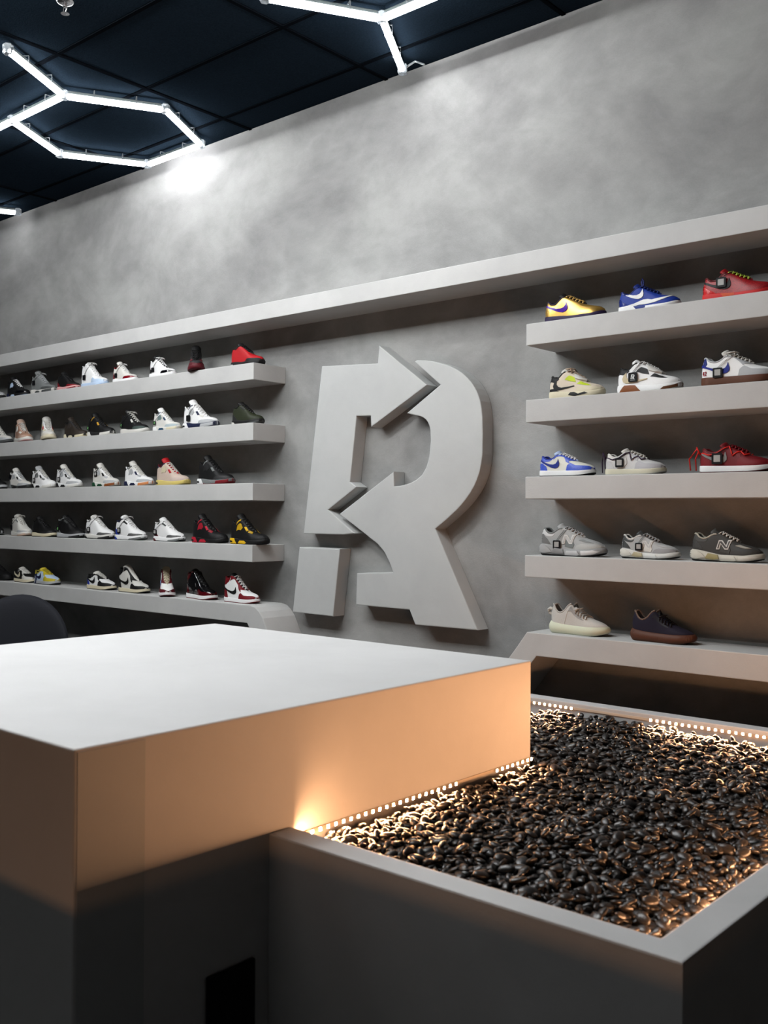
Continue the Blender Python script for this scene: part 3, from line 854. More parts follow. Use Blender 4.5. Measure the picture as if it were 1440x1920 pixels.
def lace_mesh(s, bow):
    bm = bmesh.new()
    ua = s.uc + .035; ub = .655; n = 6
    U = [ua + (ub - ua) * k / (n - 1) for k in range(n)]
    def pt(u, f):
        e = s.up(u, .96, -1 if f < 0 else 1, .002)
        c = np.array([s.L * (u - .5) + .003, -.003, s.H(u) + .0105])
        a = abs(f)
        return tuple(c * (1 - a ** 1.5) + e * a ** 1.5)
    for u in U: bm_tube(bm, [pt(u, f) for f in (-1, -.6, -.2, .2, .6, 1)], .0031, 6, flat=.7)
    for k in range(n - 1):
        for sg in (-1, 1):
            P = [pt(U[k] + (U[k + 1] - U[k]) * (f + 1) / 2, sg * f) for f in (-1, -.5, 0, .5, 1)]
            bm_tube(bm, [(p[0], p[1], p[2] + .002) for p in P], .0026, 5, flat=.7)
    if bow:
        c = Vector(pt(ua - .01, 0)) + Vector((0, 0, .006))
        for sg in (-1, 1):
            lp = [c + Vector((.014 * math.sin(a) + .004, sg * (.018 - .018 * math.cos(a)), .007 * math.sin(a * .5) - .010 * (1 - math.cos(a)) * .5)) for a in np.linspace(0, 2 * PI, 12, endpoint=False)]
            bm_tube(bm, lp, .0026, 5, closed=True)
            bm_tube(bm, [c, c + Vector((.012, sg * .018, .002)), c + Vector((.022, sg * .032, -.012))], .0024, 5)
    return mesh_of(bm, smooth=True)

def collar_mesh(s):
    U = us(14, 0, s.uc)
    P = [s.up(u, 1, -1) for u in U[::-1]] + [s.up(u, 1, 1) for u in U[1:]]
    bm = bmesh.new(); bm_tube(bm, [tuple(p) for p in P], .0042, 7)
    return mesh_of(bm, smooth=True)

def lining_mesh(s):
    U = us(12, 0, s.uc)
    rings = []
    bm = bmesh.new()
    P = [s.up(u, 1, -1) for u in U[::-1]] + [s.up(u, 1, 1) for u in U[1:]]
    for dz, k in ((0.001, .98), (-.014, .84), (-.04, .78)):
        rings.append([bm.verts.new((p[0] * (1 if k > .9 else .985) + .003, p[1] * k, p[2] + dz)) for p in P])
    for A, B in zip(rings, rings[1:]):
        for i in range(len(P) - 1): bm.faces.new((A[i], A[i + 1], B[i + 1], B[i]))
    n = len(P)
    for i in range(n // 2): 
        if i < n - 2 - i: bm.faces.new((rings[-1][i], rings[-1][i + 1], rings[-1][n - 2 - i], rings[-1][n - 1 - i]) if i + 1 != n - 2 - i else (rings[-1][i], rings[-1][i + 1], rings[-1][n - 1 - i]))
    return mesh_of(bm, smooth=True)

JUMP = [(0, .9), (.12, 1), (.22, .9), (.16, .76), (.34, .62), (.62, .42), (.98, .40), (.66, .26), (.34, .36), (.18, .30), (.10, -.1), (-.10, -.52), (-.24, -.48), (-.10, -.04), (-.12, .24), (-.5, .02), (-.78, .16), (-.56, .20), (-.2, .44), (-.06, .66), (-.34, .92), (-.26, 1.0)]
def flat_patch(poly, sc, th=.0008):
    return prism_me([(a * sc, b * sc) for a, b in poly], 0, th, lambda a, b, w: (a, -w, b))
def rrect(w, h, r=.15):
    P = []
    for cx_, cy_, a0 in ((1, 1, 0), (-1, 1, 90), (-1, -1, 180), (1, -1, 270)):
        for k in range(4):
            a = math.radians(a0 + 30 * k)
            P.append((cx_ * (w / 2 - r * w) + r * w * math.cos(a), cy_ * (h / 2 - r * w) + r * w * math.sin(a)))
    return P

def make_hang_tag(root, s, u, z, face='plate', size=.034, tilt=0.0, string=(.02, .02, .02)):
    """square black tag on a cord, hanging against the near side of the shoe"""
    t = 0.0
    while t < 1 and s.up(u, t, -1)[2] < z: t += .05
    p = s.up(u, max(0.0, t - .1), -1); y = p[1] - .006
    for dz in (-.5, .5):
        zz = z + dz * size; tt = 0
        while tt < 1 and s.up(u, tt, -1)[2] < zz: tt += .05
        if tt < 1: y = min(y, s.up(u, tt, -1)[1] - .004)
    g = link('hang_tag', cached(('tag', size), lambda: prism_me(rrect(size, size, .12), 0, .003, lambda a, b, w: (a, -w, b), .0006)), M_BLACK, root)
    g.location = (p[0], y, z); g.rotation_euler = (0, tilt, 0)
    if face == 'plate':
        q = link('tag_face', cached(('tagf', size), lambda: flat_patch(rrect(.6, .6, .06), size)), cloth((.40, .40, .39), .5, .3, 0, 0), g)
        q.location = (0, -.0031, .001)
    elif face == 'letter':
        for nm, poly in EMB.items():
            P = [((a + 3.9) * .0125, (b - 1.68) * .0125) for a, b in poly]
            q = link('tag_letter', cached(('tagr', nm), lambda P=P: flat_patch(P, 1.0)), cloth((.7, .72, .72), .5, .3, 0, 0), g)
            q.location = (0, -.0031, .003)
        q = link('tag_line', cached('tagl', lambda: flat_patch([(-.5, -.03), (.5, -.03), (.5, .03), (-.5, .03)], .022)), cloth((.6, .62, .62), .5, .3, 0, 0), g)
        q.location = (0, -.0031, -.0125)
    elif face == 'green':
        q = link('tag_letter', cached('tagg', lambda: flat_patch([(-.3, .5), (.3, .5), (.35, .1), (.1, 0), (.35, -.5), (.1, -.5), (-.1, -.1), (-.1, -.5), (-.3, -.5)], .018)), cloth((.2, .42, .18), .5, .3, 0, 0), g)
        q.location = (0, -.0031, .001)
    top = s.up(s.uc + .05, .93, -1, .003)
    bm = bmesh.new()
    loc = Vector(g.location)
    a = Vector((-.003, .001, size / 2)); b = Vector(tuple(top)) - loc
    mid = a.lerp(b, .5); mid.y -= .004
    bm_tube(bm, [a, mid, b], .0009, 4)
    a2 = Vector((.003, .001, size / 2)); b2 = b + Vector((.012, 0, .002)); mid2 = a2.lerp(b2, .5); mid2.y -= .004
    bm_tube(bm, [a2, mid2, b2, b], .0009, 4)
    link('tag_cord', mesh_of(bm), cloth(string, .7, .2, 0, 0), g)

def add_panel(K, nm, fn, poly, off, m, parent, zs=False):
    """overlays that wrap the toe or heel are one piece, the others one on each side of the shoe"""
    wraps = min(p[0] for p in poly) < .001 or max(p[0] for p in poly) > .999
    for sides in (((-1, 1),) if wraps else ((-1,), (1,))):
        link(nm, cached((K, nm, sides), lambda: panel_mesh(fn, poly, off, sides, zspace=zs)), m, parent)

SHELF_Y = 0.085
PLACED = []
def make_shoe(name, label, style, row, u0, u1, C, yaw=0.0, y=SHELF_Y, tagspec=None, bow=False, emblem=None, extra=None, ribs=False, group='shoes on the left shelves', cat='shoe', sc=None, skip=()):
    s = shape(style + ('_rib' if ribs else ''))
    st = s.st
    rz = math.radians(yaw); z = ZT[row]
    out = []
    for u in us(16):
        for sd in (-1, 1):
            for t in (.1, .9):
                p = s.sole(u, t, sd); out.append(p)
    out = np.array(out)
    Rm = np.array([[math.cos(rz), -math.sin(rz), 0], [math.sin(rz), math.cos(rz), 0], [0, 0, 1]])
    scl = 1.0; x = x_at((u0 + u1) / 2, y, z)
    for _ in range(8):
        Q = (out * scl) @ Rm.T + np.array([x, y, z])
        us_ = [proj(q)[0] for q in Q]
        lo, hi = min(us_), max(us_)
        scl = min(max(scl * (u1 - u0) / (hi - lo), .90), 1.12) if sc is None else sc
        x += (x_at((u0 + u1) / 2, y, z) - x_at((lo + hi) / 2, y, z))
    PLACED.append((label[:40], round((hi - lo) / (u1 - u0), 2), round(scl, 2)))
    root = empty(name, (x, y, z + .0005), rz, scl)
    tag(root, label, cat, group)
    def mt(k, d=None):
        c = C.get(k, d)
        if c is None: c = C['base']
        return c if not isinstance(c, tuple) else cloth(c)
    K = style + ('_rib' if ribs else '')
    nu = 110 if ribs else 40
    link('upper', cached((K, 'upper'), lambda: grid_mesh(lambda u, t, sd: s.up(u, t, sd), us(40), [k / 10 for k in range(11)])), mt('base'), root)
    ms = link('midsole', cached((K, 'mid'), lambda: grid_mesh(lambda u, t, sd: s.sole(u, t, sd), us(nu), [.16, .3, .45, .6, .75, .88, 1.0], False, True)), mt('sole', (.75, .75, .72)), root)
    link('outsole', cached((K, 'outs'), lambda: grid_mesh(lambda u, t, sd: s.sole(u, t, sd), us(nu), [0, .08, .16], True, False)), mt('outsole', C.get('sole')), root)
    for nm, poly in st['panels'].items():
        if nm in C and nm not in skip:
            off = .0030 if nm in ('side_mark', 'lace_lock', 'collar_eyelet') else .0016
            if nm in ('side_net', 'vamp_net'): off = .0023
            add_panel(K, nm, s.up, poly, off, mt(nm), root)
    for nm, poly in st.get('zpanels', {}).items():
        if nm in C:
            add_panel(K, nm, s.upz, poly, .0030, mt(nm), root, True)
    for nm, poly in st['solep'].items():
        if nm in C:
            off = .0024 if nm in ('air_window',) else .0013
            if style == 'runner': off = .004
            add_panel(K, nm, s.sole, poly, off, mt(nm), ms)
    link('collar', cached((K, 'collar'), lambda: collar_mesh(s)), mt('collar', C['base']), root)
    link('lining', cached((K, 'lining'), lambda: lining_mesh(s)), mt('lining', (.03, .03, .03)), root)
    if st['tong']:
        tg = link('tongue', cached((K, 'tongue'), lambda: tongue_mesh(s)), mt('tongue', C['base']), root)
        if emblem:
            q = link('tongue_emblem', cached('jump', lambda: flat_patch(JUMP, .011, .001)), cloth(emblem), tg)
            ut, zt = st['tong']
            q.location = (s.L * (ut - .5) + .010, -.018, zt - .018); q.rotation_euler = (-.35, 0, math.radians(52))
    if 'lace' in C: link('laces', cached((K, 'lace', bow), lambda: lace_mesh(s, bow)), mt('lace'), root)
    if tagspec:
        make_hang_tag(root, s, **tagspec)
    if extra: extra(root, s)
    return root

for k in ('knit',):
    STYLES[k + '_rib'] = dict(STYLES[k], rib=.0012)

# colours
WHT, OFF, CRM, SAIL = (.74, .74, .74), (.62, .61, .58), (.62, .57, .44), (.56, .51, .38)
BLK, CHR, GRY, LGR, DGR = (.010, .010, .011), (.028, .028, .03), (.21, .22, .22), (.42, .43, .44), (.085, .09, .09)
RED, DRED, MAR = (.42, .012, .02), (.20, .008, .018), (.12, .008, .018)
NVY, BLU, LBL, ICE = (.015, .022, .07), (.02, .06, .36), (.22, .34, .55), (.48, .58, .72)
GRN, DGN, OLV = (.015, .09, .045), (.016, .035, .026), (.032, .040, .018)
YEL, GUM, ORG, TAN, PNK, BRN = (.70, .46, .02), (.26, .10, .035), (.55, .25, .11), (.42, .27, .20), (.62, .36, .36), (.045, .035, .028)
PATENT = cloth((.008, .008, .01), .12, .6, 0, .02)
PATRED = cloth((.10, .006, .012), .12, .6, 0, .02)
ELEPH = crackle((.20, .20, .20), (.05, .05, .05))
TAGL = dict(u=.25, z=.062, face='plate', size=.036)

L_, R_ = 'shoes on the left shelves', 'shoes on the right shelves'
# ---- left shelves, top row
make_shoe('basketball_shoe', 'pale grey sneaker cut by the left picture edge on the top left shelf', 'print', 0, -38, 14.5, dict(base=LGR, toe_guard=OFF, sole=BLK, outsole=BLK, lace=OLV, tongue=OLV, collar=OLV))
make_shoe('basketball_shoe', 'shiny black patent sneaker with pale mesh side and white laces, top left shelf', 'court', 0, 13, 58, dict(base=BLK, toe_guard=PATENT, lace_wing=BLK, side_net=ICE, heel_counter=BLK, heel_tab=BLK, sole=BLK, heel_sole=NVY, mid_accent=ICE, outsole=LBL, tongue=BLK, lace=WHT, collar=BLK))
make_shoe('basketball_shoe', 'grey suede high top with loosely tied pale laces and dark tag, top left shelf', 'court', 0, 58, 108, dict(base=GRY, lace_wing=(.26, .27, .27), heel_counter=GRY, toe_guard=DGR, sole=OFF, mid_accent=DGR, toe_sole=DGR, heel_sole=OFF, outsole=OFF, tongue=GRY, lace=LGR, collar=GRY), bow=True, tagspec=dict(TAGL, face='none', z=.085))
make_shoe('basketball_shoe', 'black sneaker with dark red toe guard and pinkish sole, top left shelf', 'print', 0, 107, 152, dict(base=BLK, toe_guard=DRED, heel_counter=DRED, sole=PNK, toe_sole=DRED, outsole=PNK, tongue=BLK, lace=BLK, collar=BLK))
make_shoe('basketball_shoe', 'white high top with icy blue toe and sole and a navy tag, top left shelf', 'hightop', 0, 152, 205, dict(base=WHT, toe_guard=cloth(ICE, .2), eye_stay=WHT, sole=ICE, outsole=LBL, tongue=WHT, lace=WHT, collar=WHT, lining=NVY), bow=True, tagspec=dict(TAGL, face='none', z=.07))
make_shoe('basketball_shoe', 'cream white sneaker with cherry red patent guard, top left shelf', 'court', 0, 213, 258, dict(base=OFF, toe_guard=cloth(DRED, .2), heel_counter=DRED, sole=WHT, outsole=WHT, tongue=OFF, lace=WHT, collar=DRED), bow=True, tagspec=dict(TAGL, face='none'))
make_shoe('basketball_shoe', 'white sneaker with black patent toe guard and black heel, top left shelf', 'court', 0, 280, 332, dict(base=WHT, toe_guard=PATENT, heel_counter=BLK, sole=WHT, outsole=WHT, tongue=BLK, lace=WHT, collar=WHT), bow=True, tagspec=dict(TAGL, face='none'))
make_shoe('basketball_shoe', 'burgundy and black sneaker turned toe-first to the viewer, top left shelf', 'court', 0, 349, 387, dict(base=CHR, toe_guard=MAR, lace_wing=BLK, heel_counter=MAR, vamp_net=MAR, sole=MAR, outsole=MAR, tongue=BLK, lace=BLK, collar=BLK), yaw=-38)
make_shoe('basketball_shoe', 'bright red suede sneaker with black toe and tongue, end of top left shelf', 'print', 0, 433, 497, dict(base=RED, toe_guard=BLK, collar_eyelet=BLK, sole=BLK, outsole=BLK, heel_sole=LGR, toe_sole=CHR, tongue=BLK, lace=BLK, collar=BLK), y=.10)
# ---- left shelves, second row
make_shoe('basketball_shoe', 'white and grey sneaker with black netting cut by the left picture edge, second left shelf', 'court', 1, -24, 26, dict(base=OFF, lace_wing=OFF, side_net=BLK, vamp_net=GRY, lace_lock=BLK, toe_guard=LGR, sole=DGR, outsole=CHR, tongue=OFF, lace=OFF, heel_tab=GRY))
make_shoe('basketball_shoe', 'dusty pink and tan sneaker with cream sole, second left shelf', 'court', 1, 27, 63, dict(base=TAN, lace_wing=(.50, .36, .30), side_net=OFF, vamp_net=OFF, heel_tab=OFF, toe_guard=(.46, .34, .28), heel_counter=OFF, sole=OFF, outsole=PNK, tongue=(.5, .38, .32), lace=OFF, collar=TAN), yaw=-16, tagspec=dict(TAGL, face='none', u=.14))
make_shoe('basketball_shoe', 'plain cream sneaker turned toe-first with a small red emblem, second left shelf', 'court', 1, 74, 108, dict(base=OFF, lace_wing=WHT, side_net=CRM, vamp_net=CRM, toe_guard=(.6, .57, .5), lace_lock=RED, sole=CRM, outsole=CRM, tongue=OFF, lace=OFF), yaw=-24)
make_shoe('basketball_shoe', 'dark brown sneaker with cream sole, second left shelf', 'court', 1, 120, 167, dict(base=BRN, lace_wing=CHR, toe_guard=(.06, .048, .04), heel_counter=BRN, side_net=(.06, .05, .045), sole=BLK, heel_sole=CRM, mid_accent=CRM, toe_sole=SAIL, outsole=CRM, tongue=BRN, lace=BRN, collar=BLK))
make_shoe('basketball_shoe', 'black sneaker with tiny gold accents and white heel sole, second left shelf', 'court', 1, 164, 217, dict(base=BLK, lace_wing=BLK, collar_eyelet=(.55, .33, .05), lace_lock=(.55, .33, .05), toe_guard=BLK, sole=CHR, heel_sole=OFF, toe_sole=OFF, outsole=OFF, tongue=BLK, lace=BLK, collar=BLK), tagspec=dict(TAGL, face='green', u=.13, size=.03))
make_shoe('basketball_shoe', 'dark green black sneaker with pale laces and white lock, second left shelf', 'court', 1, 226, 281, dict(base=BLK, lace_wing=BLK, toe_guard=(.07, .1, .09), lace_lock=OFF, heel_counter=DGN, sole=OFF, outsole=OFF, tongue=BLK, lace=OFF, collar=BLK), bow=True, tagspec=dict(TAGL, face='green', u=.13, size=.03))
make_shoe('basketball_shoe', 'white sneaker with pale blue panels and teal navy accents, second left shelf', 'court', 1, 287, 341, dict(base=OFF, lace_wing=WHT, toe_guard=(.40, .46, .48), side_net=(.20, .26, .26), lace_lock=(.02, .07, .14), collar_eyelet=(.02, .07, .14), heel_counter=OFF, sole=OFF, heel_sole=WHT, mid_accent=(.02, .08, .14), toe_sole=CRM, outsole=OFF, tongue=WHT, lace=OFF), tagspec=dict(TAGL, face='green', u=.16, size=.03))
make_shoe('basketball_shoe', 'white leather sneaker with dark navy accents and black tag, second left shelf', 'court', 1, 342, 413, dict(base=WHT, lace_wing=WHT, lace_lock=NVY, collar_eyelet=NVY, side_net=LGR, vamp_net=OFF, toe_guard=LGR, sole=NVY, heel_sole=WHT, air_window=BLK, mid_accent=NVY, toe_sole=LGR, outsole=NVY, tongue=WHT, lace=WHT, heel_tab=LGR), emblem=NVY, tagspec=dict(TAGL, face='none', u=.27))
make_shoe('basketball_shoe', 'olive green sneaker with black collar and pale heel sole, second left shelf end', 'print', 1, 435, 496, dict(base=OLV, toe_guard=OLV, collar_eyelet=BLK, heel_counter=CHR, sole=BLK, heel_sole=OFF, toe_sole=DGR, outsole=DGR, tongue=BLK, lace=BLK, collar=BLK, lace_panel=CHR), y=.09, emblem=OFF)
# ---- left shelves, third row
make_shoe('basketball_shoe', 'black sneaker with grey sole cut by the left picture edge, middle left shelf', 'print', 2, -36, 17, dict(base=BLK, toe_guard=CHR, sole=LGR, outsole=BLK, tongue=BLK, lace=BLK))
make_shoe('basketball_shoe', 'white sneaker with grey panels and dark toe sole, leftmost whole one, middle left shelf', 'court', 2, 17, 61, dict(base=OFF, lace_wing=WHT, lace_lock=BLK, side_net=LGR, vamp_net=LGR, heel_tab=GRY, toe_guard=LGR, heel_counter=GRY, sole=DGR, heel_sole=GRY, mid_accent=BLK, toe_sole=CHR, outsole=DGR, tongue=OFF, lace=LGR), tagspec=dict(TAGL, face='none', u=.17, z=.10, tilt=.5))
make_shoe('basketball_shoe', 'white sneaker with black accents and grey net, second whole one on the middle left shelf', 'court', 2, 59, 107, dict(base=WHT, lace_wing=WHT, lace_lock=BLK, collar_eyelet=BLK, side_net=GRY, vamp_net=GRY, heel_tab=BLK, toe_guard=WHT, sole=WHT, heel_sole=BLK, mid_accent=BLK, toe_sole=OFF, outsole=OFF, tongue=LGR, lace=OFF), tagspec=dict(TAGL))
make_shoe('basketball_shoe', 'white and light grey sneaker with black accents, third whole one on the middle left shelf', 'court', 2, 105, 156, dict(base=WHT, lace_wing=LGR, lace_lock=BLK, collar_eyelet=CHR, side_net=LGR, vamp_net=GRY, toe_guard=LGR, sole=WHT, heel_sole=CHR, mid_accent=BLK, toe_sole=OFF, outsole=OFF, tongue=OFF, lace=OFF), tagspec=dict(TAGL))
make_shoe('basketball_shoe', 'off-white sneaker with dark green accents and gum toe sole, middle left shelf', 'court', 2, 173, 226, dict(base=OFF, lace_wing=WHT, lace_lock=BLK, collar_eyelet=DGN, side_net=LGR, vamp_net=LGR, heel_tab=LGR, toe_guard=LGR, sole=OFF, heel_sole=GRN, mid_accent=GRN, toe_sole=GUM, outsole=OFF, tongue=OFF, lace=OFF), tagspec=dict(TAGL, z=.095))
make_shoe('basketball_shoe', 'white sneaker with navy accents and orange gum toe sole, middle left shelf', 'court', 2, 233, 290, dict(base=WHT, lace_wing=OFF, lace_lock=NVY, collar_eyelet=BLK, side_net=LGR, vamp_net=LGR, toe_guard=LGR, heel_tab=BLK, sole=WHT, heel_sole=NVY, mid_accent=NVY, toe_sole=ORG, outsole=OFF, tongue=OFF, lace=OFF))
make_shoe('basketball_shoe', 'beige sneaker with yellow sole, red tongue and navy heel, middle left shelf', 'court', 2, 293, 357, dict(base=(.55, .46, .40), lace_wing=(.56, .48, .40), lace_lock=RED, heel_tab=NVY, collar_eyelet=NVY, side_net=SAIL, toe_guard=(.52, .44, .40), sole=(.60, .50, .20), air_window=BLK, toe_sole=(.60, .50, .18), outsole=(.60, .50, .2), tongue=RED, lace=OFF, collar=MAR))
make_shoe('basketball_shoe', 'black leather sneaker with white heel sole and red toe sole, middle left shelf end', 'court', 2, 370, 441, dict(base=BLK, lace_wing=CHR, lace_lock=GRY, collar_eyelet=GRY, side_net=CHR, toe_guard=(.04, .04, .042), sole=GRY, heel_sole=WHT, air_window=BLK, mid_accent=GRY, toe_sole=DRED, outsole=DRED, tongue=BLK, lace=BLK, collar=BLK))
# ---- left shelves, fourth row
make_shoe('basketball_shoe', 'black sneaker with white striped sole cut by the left picture edge, fourth left shelf', 'court', 3, -50, 20, dict(base=BLK, toe_guard=BLK, sole=BLK, toe_sole=LGR, outsole=GRY, tongue=BLK, lace=BLK))
make_shoe('basketball_shoe', 'cream white sneaker with grey print and pinkish sole, fourth left shelf', 'print', 3, 21, 62, dict(base=OFF, toe_guard=LGR, heel_counter=OFF, lace_panel=GRY, sole=OFF, toe_sole=(.55, .42, .34), outsole=(.5, .40, .33), tongue=OFF, lace=OFF), bow=True, tagspec=dict(TAGL, u=.16, face='none'), yaw=-10)
make_shoe('basketball_shoe', 'plain black sneaker with cream sole, fourth left shelf', 'print', 3, 60, 108, dict(base=BLK, toe_guard=CHR, heel_counter=BLK, lace_panel=CHR, sole=CRM, outsole=BLK, toe_sole=SAIL, tongue=BLK, lace=BLK, collar=BLK))
make_shoe('basketball_shoe', 'black sneaker with grey heel, grey sole and green lettered tag, fourth left shelf', 'print', 3, 105, 163, dict(base=BLK, toe_guard=CHR, heel_counter=GRY, lace_panel=DGR, sole=LGR, outsole=BLK, toe_sole=CHR, tongue=BLK, lace=CHR, collar=GRY), tagspec=dict(TAGL, face='green', u=.16, size=.03))
make_shoe('basketball_shoe', 'white sneaker with grey print toe and dark heel, fourth left shelf', 'print', 3, 159, 218, dict(base=WHT, toe_guard=ELEPH, heel_counter=ELEPH, sole=OFF, heel_sole=BLK, toe_sole=CHR, outsole=CHR, tongue=OFF, lace=WHT, collar_eyelet=CHR), bow=True, tagspec=dict(TAGL))
make_shoe('basketball_shoe', 'white sneaker with royal blue heel and grey print toe, fourth left shelf', 'print', 3, 215, 277, dict(base=WHT, toe_guard=ELEPH, heel_counter=BLU, lace_panel=CHR, sole=WHT, heel_sole=BLU, toe_sole=GRY, outsole=GRY, tongue=WHT, lace=WHT, collar_eyelet=BLK, collar=NVY), bow=True, tagspec=dict(TAGL))
make_shoe('basketball_shoe', 'white sneaker with maroon heel and black print toe, fourth left shelf', 'print', 3, 288, 348, dict(base=WHT, toe_guard=ELEPH, heel_counter=MAR, lace_panel=DGR, sole=WHT, heel_sole=MAR, toe_sole=GRY, outsole=CHR, tongue=WHT, lace=WHT, collar_eyelet=BLK), emblem=BLK, tagspec=dict(TAGL, u=.15))
def thunder(c): return dict(base=BLK, lace_wing=BLK, lace_lock=c, collar_eyelet=c, side_net=tuple(v * .75 for v in c), vamp_net=tuple(v * .6 for v in c), toe_guard=BLK, sole=BLK, heel_sole=c, air_window=BLK, mid_accent=c, outsole=BLK, tongue=BLK, lace=BLK, collar=BLK)
make_shoe('basketball_shoe', 'black sneaker with crimson red heel, netting and sole accents, fourth left shelf', 'court', 3, 360, 429, thunder((.46, .02, .05)), emblem=WHT)
make_shoe('basketball_shoe', 'black sneaker with bright yellow heel, netting and sole accents, fourth left shelf end', 'court', 3, 430, 508, thunder(YEL), emblem=WHT)
# ---- left shelves, bottom row
make_shoe('low_sneaker', 'plain black low sneaker cut by the left picture edge, bottom left shelf', 'lowtop', 4, -24, 28, dict(base=BLK, toe_guard=BLK, sole=BLK, outsole=BLK, tongue=BLK, lace=BLK), y=.11)
make_shoe('low_sneaker', 'black and cream low sneaker with pale sole, bottom left shelf', 'lowtop', 4, 26, 71, dict(base=BLK, toe_guard=OFF, eye_stay=OFF, heel_counter=BLK, sole=CRM, outsole=CHR, tongue=OFF, lace=OFF, side_mark=CRM, collar=BLK), y=.11)
def strap(root, s):
    P = [s.up(.20, t, -1, .003) for t in (0, .25, .5, .75, 1)]
    bm = bmesh.new(); bm_tube(bm, [tuple(s.sole(.20, .1, -1, .004))] + [tuple(p) for p in P], .006, 6)
    link('heel_strap', mesh_of(bm), cloth(NVY), root)
make_shoe('low_sneaker', 'yellow and pale blue low sneaker with a dark strap, bottom left shelf', 'lowtop', 4, 64, 114, dict(base=ICE, toe_guard=(.52, .44, .05), eye_stay=(.55, .46, .04), collar_band=(.50, .42, .05), side_mark=NVY, sole=LGR, outsole=CHR, tongue=(.55, .46, .05), lace=(.5, .42, .05), collar=(.4, .34, .05)), y=.11, extra=strap)
make_shoe('low_sneaker', 'white low sneaker with black overlays and blue heel, bottom left shelf', 'lowtop', 4, 162, 220, dict(base=WHT, toe_guard=BLK, eye_stay=BLK, heel_counter=BLU, collar_band=BLK, side_mark=BLK, sole=CRM, outsole=BLK, tongue=OFF, lace=OFF, collar=BLK), y=.11)
make_shoe('high_top_sneaker', 'black and white high top with cream sole, bottom left shelf', 'hightop', 4, 222, 282, dict(base=OFF, toe_guard=BLK, eye_stay=BLK, heel_counter=BLK, collar_band=BLK, side_mark=BLK, sole=CRM, outsole=BLK, tongue=OFF, collar=BLK), y=.11)
def slip(root, s):
    q = link('tongue_label', cached('tl', lambda: flat_patch(rrect(1, .5, .1), .02, .001)), cloth(OFF), root)
    ut, zt = s.st['tong']; q.location = (s.L * (ut - .5) + .006, -.004, zt - .012); q.rotation_euler = (-.2, 0, math.radians(85))
make_shoe('high_top_sneaker', 'maroon and white high top with black collar turned toe-first, bottom left shelf', 'hightop', 4, 292, 335, dict(base=WHT, toe_guard=MAR, eye_stay=MAR, heel_counter=LBL, collar_band=BLK, side_mark=LBL, sole=WHT, outsole=MAR, tongue=CRM, lace=CRM, collar=BLK), yaw=-34, y=.11, extra=slip)
make_shoe('high_top_sneaker', 'glossy black and dark red patent high top, bottom left shelf', 'hightop', 4, 347, 411, dict(base=PATENT, toe_guard=PATRED, eye_stay=PATENT, heel_counter=PATRED, collar_band=PATRED, side_mark=PATENT, sole=WHT, outsole=DRED, tongue=BLK, lace=BLK, collar=PATRED), yaw=-8, y=.11)
make_shoe('high_top_sneaker', 'white and dark red high top with black side stripe, bottom left shelf end', 'hightop', 4, 420, 488, dict(base=WHT, toe_guard=DRED, eye_stay=DRED, heel_counter=DRED, collar_band=DRED, side_mark=BLK, sole=WHT, outsole=DRED, tongue=BLK, lace=WHT, collar=DRED), y=.11)

# ---- right shelves
def put(root, nm, me, m, loc, rot=(0, 0, 0)):
    q = link(nm, me, m, root); q.location = loc; q.rotation_euler = rot; return q
GOLD = cloth((.62, .42, .13), .3, .5, .75, .05)
make_shoe('low_sneaker', 'metallic gold low sneaker with purple side stripe and sole, top right shelf', 'slim', 0, 1022, 1137.5, dict(base=GOLD, side_mark=cloth((.10, .03, .34), .15), sole=(.035, .02, .075), outsole=(.03, .018, .07), heel_counter=GOLD, tongue=BLK, lace=cloth((.6, .42, .16), .4), collar=(.03, .02, .05)), group=R_)
def pull(root, s):
    bm = bmesh.new(); bm_tube(bm, [(-.036, .0, .118), (-.040, .0, .142), (-.036, .0, .156), (-.030, 0, .142), (-.030, 0, .12)], .004, 6)
    link('pull_tab', mesh_of(bm), cloth((.012, .03, .18)), root)
STYLES['slimwave'] = dict(STYLES['slim'], zpanels=dict(side_mark=lift([(u + .04, z) for u, z in SWZ], .015), side_wave=[(.10, .026), (.30, .034), (.46, .047), (.54, .046), (.62, .040), (.74, .043), (.92, .050), (.80, .036), (.66, .026), (.50, .024), (.38, .026), (.30, .022)]))
make_shoe('low_sneaker', 'royal blue low sneaker with white side stripe, top right shelf', 'slimwave', 0, 1160, 1277.5, dict(base=(.012, .05, .30), side_mark=WHT, side_wave=WHT, sole=WHT, mid_accent=(.012, .04, .22), outsole=WHT, heel_counter=cloth((.01, .035, .22), .2), tongue=(.01, .035, .2), lace=(.01, .03, .17), collar=(.01, .03, .18)), group=R_, extra=pull)
make_shoe('low_sneaker', 'bright red low sneaker with yellow-green laces at the right edge, top right shelf', 'slim', 0, 1317, 1455, dict(base=crackle((.40, .008, .018), (.22, .004, .01), 160), side_mark=BLK, sole=(.55, .03, .03), mid_accent=(.55, .10, .03), outsole=(.5, .02, .03), heel_counter=cloth((.5, .03, .03), .2), tongue=(.3, .008, .015), lace=(.45, .55, .10), collar=(.12, .005, .01)), group=R_, tagspec=dict(u=.31, z=.068, size=.043))
def mid_strap(root, s):
    m = cached('midstrap', lambda: panel_mesh(s.up, [(.55, .62), (.50, .86), (.54, 1.0), (.68, 1.0), (.72, .82), (.64, .66)], .009))
    link('forefoot_strap', m, cloth(OFF), root)
